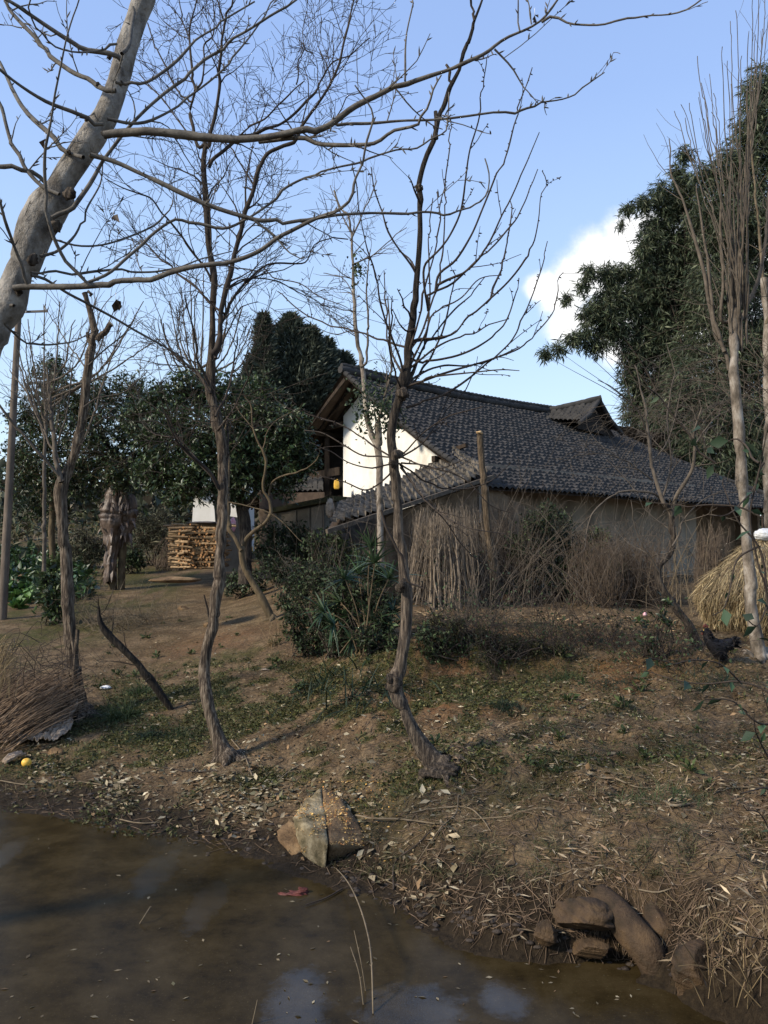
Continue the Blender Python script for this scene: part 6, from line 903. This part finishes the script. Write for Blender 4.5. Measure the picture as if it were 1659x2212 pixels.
# ---------------------------------------------------------------- dry sticks lying about
def stick(s, w, label, lift=.012, m='twig_tan', name='fallen_twig', sub=True, ends=None):
    pts = []
    for u, v in uv(s):
        g = G(u, v); pts.append(g + [0, 0, lift])
    q, r = smooth(np.array(pts), np.interp(np.linspace(0, 1, len(pts)), np.linspace(0, 1, len(w)), w) / 2 * pts[0][1] / FPX, .04); q[:, 2] = np.maximum(q[:, 2], np.maximum(zt(q[:, 0], q[:, 1]), 0) + .006); mb_ = MB(); tubes(mb_, q, r, 5)
    if sub: addtw(mb_, twigs(rg, [(q, r)], 1, 2.0, .22, (25, 55), .1, .0012, 5, .1, .2, .6, .5, rmax=.004))
    return tag(mb_.build(name, M[m], loc=pts[0]), label, 'twig')
stick('720,1765 800,1772 870,1780 940,1785', [4, 5, 4, 3], 'straight pale twig lying right of the wedge boulder'); stick('890,1760 950,1752 1010,1750 1040,1775 1060,1800', [3, 4, 3, 2], 'forked twig lying on the slope above the wedge boulder rubble'); stick('990,1720 985,1760 950,1800 900,1870', [2, 3, 3, 2], 'thin long stem lying down the muddy slope'); stick('940,1790 900,1835 855,1870 850,1930', [2, 3, 4, 4], 'dark twig pointing to the waterline below the bone-pale curl', m='twig_dark'); stick('1005,1775 1090,1768 1180,1752', [2, 3, 2], 'pale reed lying level across the bare slope'); stick('1100,1930 1200,1900 1290,1880', [2, 3, 2], 'thin twig over the clay bank above the stone slab'); stick('770,1885 830,1905 880,1930', [2, 2, 2], 'thin twig at the waterline right of the wedge boulder'); stick('740,1925 700,1945 660,1960', [3, 3, 2], 'dark stick lying on the mud flat near the red scrap', m='twig_dark'); stick('590,1780 540,1770 500,1760', [3, 3, 2], 'short twig on the mud left of the boulders'); stick('250,1772 310,1782 350,1780', [3, 3, 2], 'thin curved twig on the wet mud at left'); stick('500,1600 530,1640 545,1680', [3, 3, 3], 'thin stem lying at the foot of the S-curved tree'); stick('600,1690 640,1660 690,1635', [3, 3, 2], 'thin twig lying on the grassy bank in the middle'); stick('1420,1730 1460,1745 1490,1742', [6, 7, 5], 'short thick pale bark strip on the right slope'); stick('1330,1690 1380,1705 1400,1710', [4, 4, 3], 'curled pale stem on the right slope'); stick('1250,1535 1290,1520 1320,1525', [4, 4, 3], 'pale stick at the foot of the orange embankment'); stick('900,1610 960,1612 1020,1618', [3, 3, 2], 'pale twig on the red path right of the main trunk'); stick('1380,1930 1420,1935 1450,1938', [4, 4, 3], 'pale straight stick above the small burrow hole'); stick('1540,1720 1590,1710 1640,1705', [3, 3, 3], 'pale stem at the right edge of the slope'); stick('0,1690 60,1700 140,1690 220,1700', [3, 3, 3, 3], 'long thin reed lying on the mud below the pomelo'); stick('350,1660 420,1672 470,1668', [2, 3, 2], 'thin dark twig among leaves on the left shore', m='twig_dark')
def stem(pts, w, label, m='twig_tan', name='dry_reed', twn_=0): q, r = smooth(np.array(pts), np.array(w) / 2 * pts[0][1] / FPX, .03); mb_ = MB(); tubes(mb_, q, r, 5); spikes(mb_, rg, [(q, r)], 9, .02, .002, .8, .2); return tag(mb_.build(name, M[m], loc=pts[0]), label, 'stem')
def wp(u, v): d = P(u, v, 1) - P(u, v, 0); a = d * (HC - .0) / -(P(u, v, 1)[2] - HC) if False else None; p1 = P(u, v, 1); k = HC / (HC - p1[2]); return np.array([p1[0] * k, k, 0.])
e = wp(806, 2190); stem([e, P(803, 2090, e[1] + .2), P(790, 2000, e[1] + .7), P(765, 1930, e[1] + 1.2), P(735, 1885, e[1] + 1.75), P(715, 1865, e[1] + 2.0)], [4, 4, 4, 3.5, 3, 2], 'long pale cane arching from the pond up to the wedge boulder')
e = wp(785, 2170); stem([e, P(775, 2100, e[1] + .05), P(757, 2045, e[1] + .1)], [3, 2.5, 2], 'short thin stem standing in the pond beside the arching cane'); e = wp(790, 2140); stem([e, P(782, 2090, e[1]), P(765, 2010, e[1] + .1)], [3, 2.5, 1.6], 'second thin stem standing in the pond left of the arching cane'); e = wp(545, 2212); stem([e, P(552, 2180, e[1]), P(556, 2160, e[1])], [3, 2.5, 2], 'short stub of stem at the bottom edge of the pond'); e = wp(302, 1995); stem([e, P(310, 1982, e[1]), P(325, 1958, e[1] + .1)], [3, 2.5, 2], 'thin twig poking out of the left pond')
e = wp(1245, 2060)
for k, (s, l) in enumerate([([(1245, 2062), (1243, 2020), (1240, 1990)], 'upright thin stem at the waterline rocks'), ([(1245, 2060), (1230, 2020), (1195, 1975), (1188, 1900), (1195, 1870)], 'bent stem rising from the water past the small dark stone'), ([(1246, 2060), (1280, 2020), (1315, 1985)], 'thin stem slanting right in front of the rounded boulder'), ([(1242, 2060), (1200, 2030), (1150, 2020), (1110, 2060)], 'drooping stem lying along the waterline')]): stem([P(u, v, e[1] + .03 * i) for i, (u, v) in enumerate(s)], [3] * (len(s) - 1) + [2], l)
# dry stalks in the lower right corner
straws('dry_stalks', 'dry bent stalks and grass at the lower right corner of the shore', 'dry grass', 55, lambda rg: (lambda u, v: G(u, v))(rg.uniform(1520, 1720), rg.uniform(2000, 2200)), lambda rg, a: a + np.array([rg.uniform(-.3, .2), rg.uniform(-.2, .2), rg.uniform(.0, .32)]), .003, M['strawmat'], 711, .05, tone=(.2, .9))
# ---------------------------------------------------------------- grass tufts
def tuft(u, v, n, ln, w, label, seed, cols, sp=.1, lean=(0, 0, 1), bend=1.3, name='grass_tuft'):
    rg = np.random.default_rng(seed); c = G(u, v); p = c + np.c_[rg.normal(0, sp, n), rg.normal(0, sp * .7, n), np.zeros(n)]; p[:, 2] = zt(p[:, 0], p[:, 1]) - .01; d = rg.normal(size=(n, 3)) * [.55, .55, .2] + np.array(lean); mb_ = MB(); blades(mb_, rg, p, d, np.full(n, ln), w, np.array(cols), .25, bend, 5); return tag(mb_.build(name, M['leafdull'], loc=c), label, 'grass')
GR = [(.022, .042, .012), (.035, .06, .018), (.055, .075, .03)]; GD = [(.011, .022, .011), (.017, .032, .015)]
tuft(262, 1552, 420, .38, .007, 'bright grass tuft drooping left of the dead leaning trunk', 801, GR, .10, (-.1, -.3, 1)); tuft(330, 1590, 320, .32, .007, 'dark grass tuft hanging over the bank below the dead trunk', 802, GD + GR[:1], .10, (-.4, -.5, .6)); tuft(300, 1500, 240, .3, .007, 'grass tuft beside the white plastic scrap', 803, GR, .1); tuft(1090, 1532, 700, .11, .006, 'round dark green grass cushion on the path right of the main trunk', 804, GD, .11); tuft(700, 1478, 200, .6, .016, 'long dark iris leaves lying on the bank left of the main trunk', 805, GD, .25, (.2, -.2, .35), 1.0, 'iris_clump'); tuft(800, 1498, 200, .6, .016, 'flattened dark iris leaves beside the S-bend of the main trunk', 806, GD, .25, (-.1, -.2, .3), 1.0, 'iris_clump'); tuft(590, 1395, 90, .5, .006, 'dry straw-coloured grass tuft on the bank edge', 807, [(.3, .22, .11), (.22, .16, .08)], .06, (-.2, -.3, 1)); tuft(1205, 1470, 300, .22, .005, 'low green tuft on the embankment below the path', 808, GR, .15); tuft(960, 1420, 420, .2, .006, 'green tuft on the embankment right of the main trunk', 809, GR, .2); tuft(900, 1700, 260, .12, .004, 'small bright tuft below the foot of the main trunk', 810, GR, .12); tuft(1440, 1720, 420, .16, .004, 'thin green grass patch on the right slope', 811, GR, .2); tuft(1150, 1300 + 60, 300, .18, .006, 'low tuft at the path edge below the ivy heap', 812, GD, .2); tuft(385, 1590, 300, .14, .004, 'short green tuft left of the S-curved tree', 813, GR, .13); tuft(480, 1500, 260, .15, .004, 'thin tuft on the bank right of the S-curved tree', 814, GR, .15); tuft(1560, 1480, 300, .25, .006, 'grass tuft at the foot of the hen slope', 815, GD, .2); tuft(1330, 1480, 260, .2, .005, 'dark tuft on the orange embankment', 816, GD, .18)
WEED = [(.045, .065, .02), (.065, .085, .028), (.03, .045, .015)]
wk = np.random.default_rng(31); wu = np.r_[wk.uniform(200, 860, 46), wk.uniform(920, 1600, 22)]; wv = np.r_[wk.uniform(1335, 1500, 46), wk.uniform(1400, 1700, 22)]
for c in Gs(wu, wv):
    n = int(wk.integers(14, 34)); a = wk.uniform(0, 6.28, n); e = wk.uniform(.1, 1.3, n); mb = MB(); d = np.stack([np.cos(a) * np.cos(e), np.sin(a) * np.cos(e), np.sin(e)], 1); s = wk.uniform(.4, 1.1); leaves(mb, wk, c + d * wk.uniform(0, .08, (n, 1)) * s, d, .085 * s, .035 * s, np.array(WEED), .25, .2, .5, droop=.2); blades(mb, wk, np.tile(c, (8, 1)), wk.normal(size=(8, 3)) * [.5, .5, .2] + [0, 0, 1], np.full(8, .18 * s), .005, np.array([(.12, .10, .05), (.04, .06, .02)]), .3, .8, 4); tag(mb.build('weed', M['leafdull'], loc=c), 'small leafy weed growing in the soil of the bank', 'weed', 'small weeds on the bank')
# ---------------------------------------------------------------- litter and ground cover
def scatter(n, u0, u1, v0, v1, dens):
    rg_ = np.random.default_rng(n); u = rg_.uniform(u0, u1, n * 3); v = rg_.uniform(v0, v1, n * 3); k = rg_.random(n * 3) < dens(u, v); u, v = u[k][:n], v[k][:n]; return Gs(u, v)
def shore_v(u): return np.interp(u, [0, 300, 450, 600, 700, 800, 900, 1050, 1250, 1420, 1520], [1740, 1790, 1830, 1850, 1890, 1930, 1990, 2030, 2060, 2110, 2200])
nzf = lambda u, v, s, k: fbm(u / k, v / k, s)
d1 = lambda u, v: np.clip(np.exp(-((v - (shore_v(u) - 118)) / 52) ** 2) * sst(nzf(u, v, 5, 90.), -.15, .12) * np.where(u < 690, 1, .22) + .07 * (v < shore_v(u) - 10), 0, 1) * (v < shore_v(u) + 12)
lp = scatter(6500, 60, 1000, 1480, 2000, d1); mb = MB(); rg = np.random.default_rng(12); LT = np.array([(.19, .15, .09), (.26, .21, .13), (.13, .105, .06), (.18, .115, .06), (.10, .09, .05), (.34, .29, .19)])
leaves(mb, rg, lp + [0, 0, .008], rg.normal(size=lp.shape) * [1, 1, .25], .075, .034, LT, .3, .15, 1.4)
lp2 = scatter(4200, 200, 1659, 1320, 1760, lambda u, v: sst(nzf(u, v, 9, 60.), -.1, .2) * .8 + .1); leaves(mb, rg, lp2 + [0, 0, .006], rg.normal(size=lp2.shape) * [1, 1, .25], .055, .026, LT * .9, .3, .15, 1.4)
wl = np.array([wp(u, v) for u, v in zip(rg.uniform(0, 1450, 190), rg.uniform(1800, 2212, 190)) if v > shore_v(u) + 15]); leaves(mb, rg, wl + [0, 0, .003], rg.normal(size=wl.shape) * [1, 1, .04], .035, .014, LT * .55, .35, .05, 3)
tag(mb.build('leaf_litter', M['dry']), 'fallen grey and brown leaves strewn over the shore and slope', 'leaf litter', kind='stuff')
bp_ = scatter(8500, 850, 1680, 1330, 2120, lambda u, v: np.clip(sst(nzf(u, v, 15, 110.), -.16, .15) * (.35 + .65 * np.exp(-((v - 1690) / 120) ** 2)) * sst(u, 800, 1100) * (1 - .55 * sst(v, 1880, 1980)) + .06, 0, 1) * (v < shore_v(u) - 5)); mb = MB(); leaves(mb, rg, bp_ + [0, 0, .008], rg.normal(size=bp_.shape) * [1, 1, .18] + [.3, 0, 0], .075, .0115, np.array([(.16, .12, .07), (.22, .165, .10), (.11, .08, .05), (.15, .10, .06), (.30, .24, .155)]), .3, .15, 1.6); lp3 = scatter(1300, 900, 1480, 1320, 1400, lambda u, v: np.exp(-((v - (1340 + (u - 1200) * .05)) / 14) ** 2)); leaves(mb, rg, lp3 + [0, 0, .008], rg.normal(size=lp3.shape) * [1, .5, .1], .14, .018, np.array([(.26, .17, .085), (.33, .24, .13), (.19, .125, .07)]), .3, .1, 1.6); tag(mb.build('bamboo_litter', M['dry']), 'straw-coloured bamboo sheaths and leaves littering the right slope', 'leaf litter', kind='stuff')
tp = scatter(4000, 0, 1659, 1340, 2080, lambda u, v: .5 * (v < shore_v(u) + 5)); K = 4; d = nz(rg.normal(size=tp.shape) * [1, 1, .12]); l = rg.uniform(.06, .28, (len(tp), 1)); s = np.linspace(-.5, .5, K)[None, :, None]; Pt = tp[:, None] + d[:, None] * l[:, None] * s + rg.normal(size=(len(tp), K, 3)) * .008; Pt[..., 2] = np.maximum(zt(Pt[..., 0], Pt[..., 1]), 0) + .007; mb = MB(); tubes(mb, Pt, np.full((len(tp), K), .0022) * rg.uniform(.6, 1.6, (len(tp), 1)), 3, rg.uniform(.5, 1.4, (len(tp), 1)) * np.ones(3)); tag(mb.build('twig_litter', M['reed']), 'small broken twigs scattered over the soil', 'twig litter', kind='stuff')
# mud clods at the shoreline
mb = MB(); cl = scatter(900, 0, 1500, 1600, 2140, lambda u, v: np.exp(-((v - shore_v(u) + 25) / 30) ** 2)); V0, F0 = ico(1)
for i, c in enumerate(cl): V = V0 * (1 + 1.3 * n3(V0 + i, 1.9, 3))[:, None] * rg.uniform(.006, .026) * np.array([1.5, 1, .55]); mb.add(V + c, F0)
tag(mb.build('mud_clods', mat('mud', (.022, .016, .012), (.055, .042, .031), 9, .6, .8, 50)), 'dark clods of wet mud along the waterline', 'mud', kind='stuff')
# moss and small green ground plants
def mossd(X, Y): return moss_mask(X, Y)
n = 85000; X = rng.uniform(-5, 5, n); Yg = rng.uniform(7.2, 13.2, n); k = rng.random(n) < mossd(X, Yg) * 1.1; X, Yg = X[k], Yg[k]; gp = np.stack([X, Yg, zt(X, Yg)], 1); mb = MB(); leaves(mb, rng, gp + rng.normal(size=gp.shape) * [.01, .01, .008] + [0, 0, .012], rng.normal(size=gp.shape) * [1, 1, .3] + [0, 0, .45], .035, .019, np.array([(.046, .054, .015), (.070, .076, .022), (.030, .037, .011), (.105, .098, .037)]), .3, .2, .8); m2 = len(gp) // 2; blades(mb, rng, gp[:m2], rng.normal(size=(m2, 3)) * [.7, .7, .2] + [0, 0, .8], np.full(m2, .075), .004, np.array([(.042, .048, .014), (.07, .068, .024), (.12, .10, .045)]), .3, .8, 3); tag(mb.build('ground_cover', M['leafdull']), 'moss, clover and short grass growing in patches on the bank', 'ground cover', kind='stuff')
n = 22000; u = rng.uniform(0, 1680, n); v = rng.uniform(1335, 1900, n); k = (rng.random(n) < sst(nzf(u, v, 25, 45.), -.08, .22)) & (v < shore_v(u) - 30); gp = Gs(u[k], v[k]); mb = MB(); gq = np.repeat(gp, 4, 0); blades(mb, rng, gq + rng.normal(size=gq.shape) * [.02, .02, 0], rng.normal(size=gq.shape) * [.8, .8, .2] + [0, 0, .7], np.full(len(gq), .10), .0045, np.array([(.045, .048, .015), (.085, .075, .03), (.15, .12, .06), (.03, .036, .012)]), .3, .9, 3); tag(mb.build('short_grass', M['leafdull']), 'sparse short grass and dry blades dotting the soil', 'grass', kind='stuff')
# ---------------------------------------------------------------- leafy sapling reaching in from the right edge
sp_ = thing('leafy_sapling', G(1720, 1930), 'broad-leaved green sapling reaching in from the right edge, nearest plant', 'sapling'); YS = sp_.location[1]; st = MB(); lf = MB(); rg = np.random.default_rng(41)
paths = ['1720,1930 1700,1700 1680,1500 1660,1300 1640,1180 1590,1120 1565,1060 1545,1000 1500,900', '1690,1600 1660,1500 1600,1475 1530,1480 1450,1470 1390,1450', '1665,1330 1640,1220 1620,1120 1640,1000 1659,900', '1650,1120 1600,1098 1530,1093 1470,1090 1400,1085', '1700,1700 1665,1640 1640,1590 1625,1540', '1640,1180 1600,1200 1560,1310 1540,1330', '1690,1560 1640,1560 1580,1510 1530,1510', '1545,1000 1500,960 1460,900 1420,850 1380,830', '1700,1750 1640,1700 1600,1720', '1640,1000 1610,960 1580,950 1550,960', '1660,1300 1630,1350 1610,1330', '1600,1475 1560,1440 1450,1430 1400,1420', '1650,1000 1620,1060 1570,1110 1535,1110', '1690,1650 1660,1560 1650,1480', '1700,1900 1670,1820 1640,1760 1600,1740']
for i, s in enumerate(paths):
    q, w = limb(s, [5, 4, 3, 2] if i else [9, 8, 6, 5, 4, 3, 2, 2, 2], YS + rg.uniform(-.2, .3) * (i > 0), rg.uniform(-.3, .4), .04); tubes(st, q, w, 6); L = len(q); k = np.arange(max(2, L // 4), L, 3 if i != 3 else 4); k = k[rg.random(len(k)) < .8]; tg = nz(np.gradient(q, axis=0))[k]; sd = nz(np.cross(tg, [0, 0, 1.])) * np.where(np.arange(len(k)) % 2, 1, -1)[:, None]; leaves(lf, rg, q[k], tg * .5 + sd * .8 + rg.normal(size=(len(k), 3)) * .35 + [0, 0, -.45], .082, .044, np.array([(.026, .05, .024), (.036, .066, .03), (.02, .038, .02)]), .25, .18, .7, droop=.15)
st.build('stems', M['twig_dark'], sp_); lf.build('leaves', M['leafdull'], sp_)
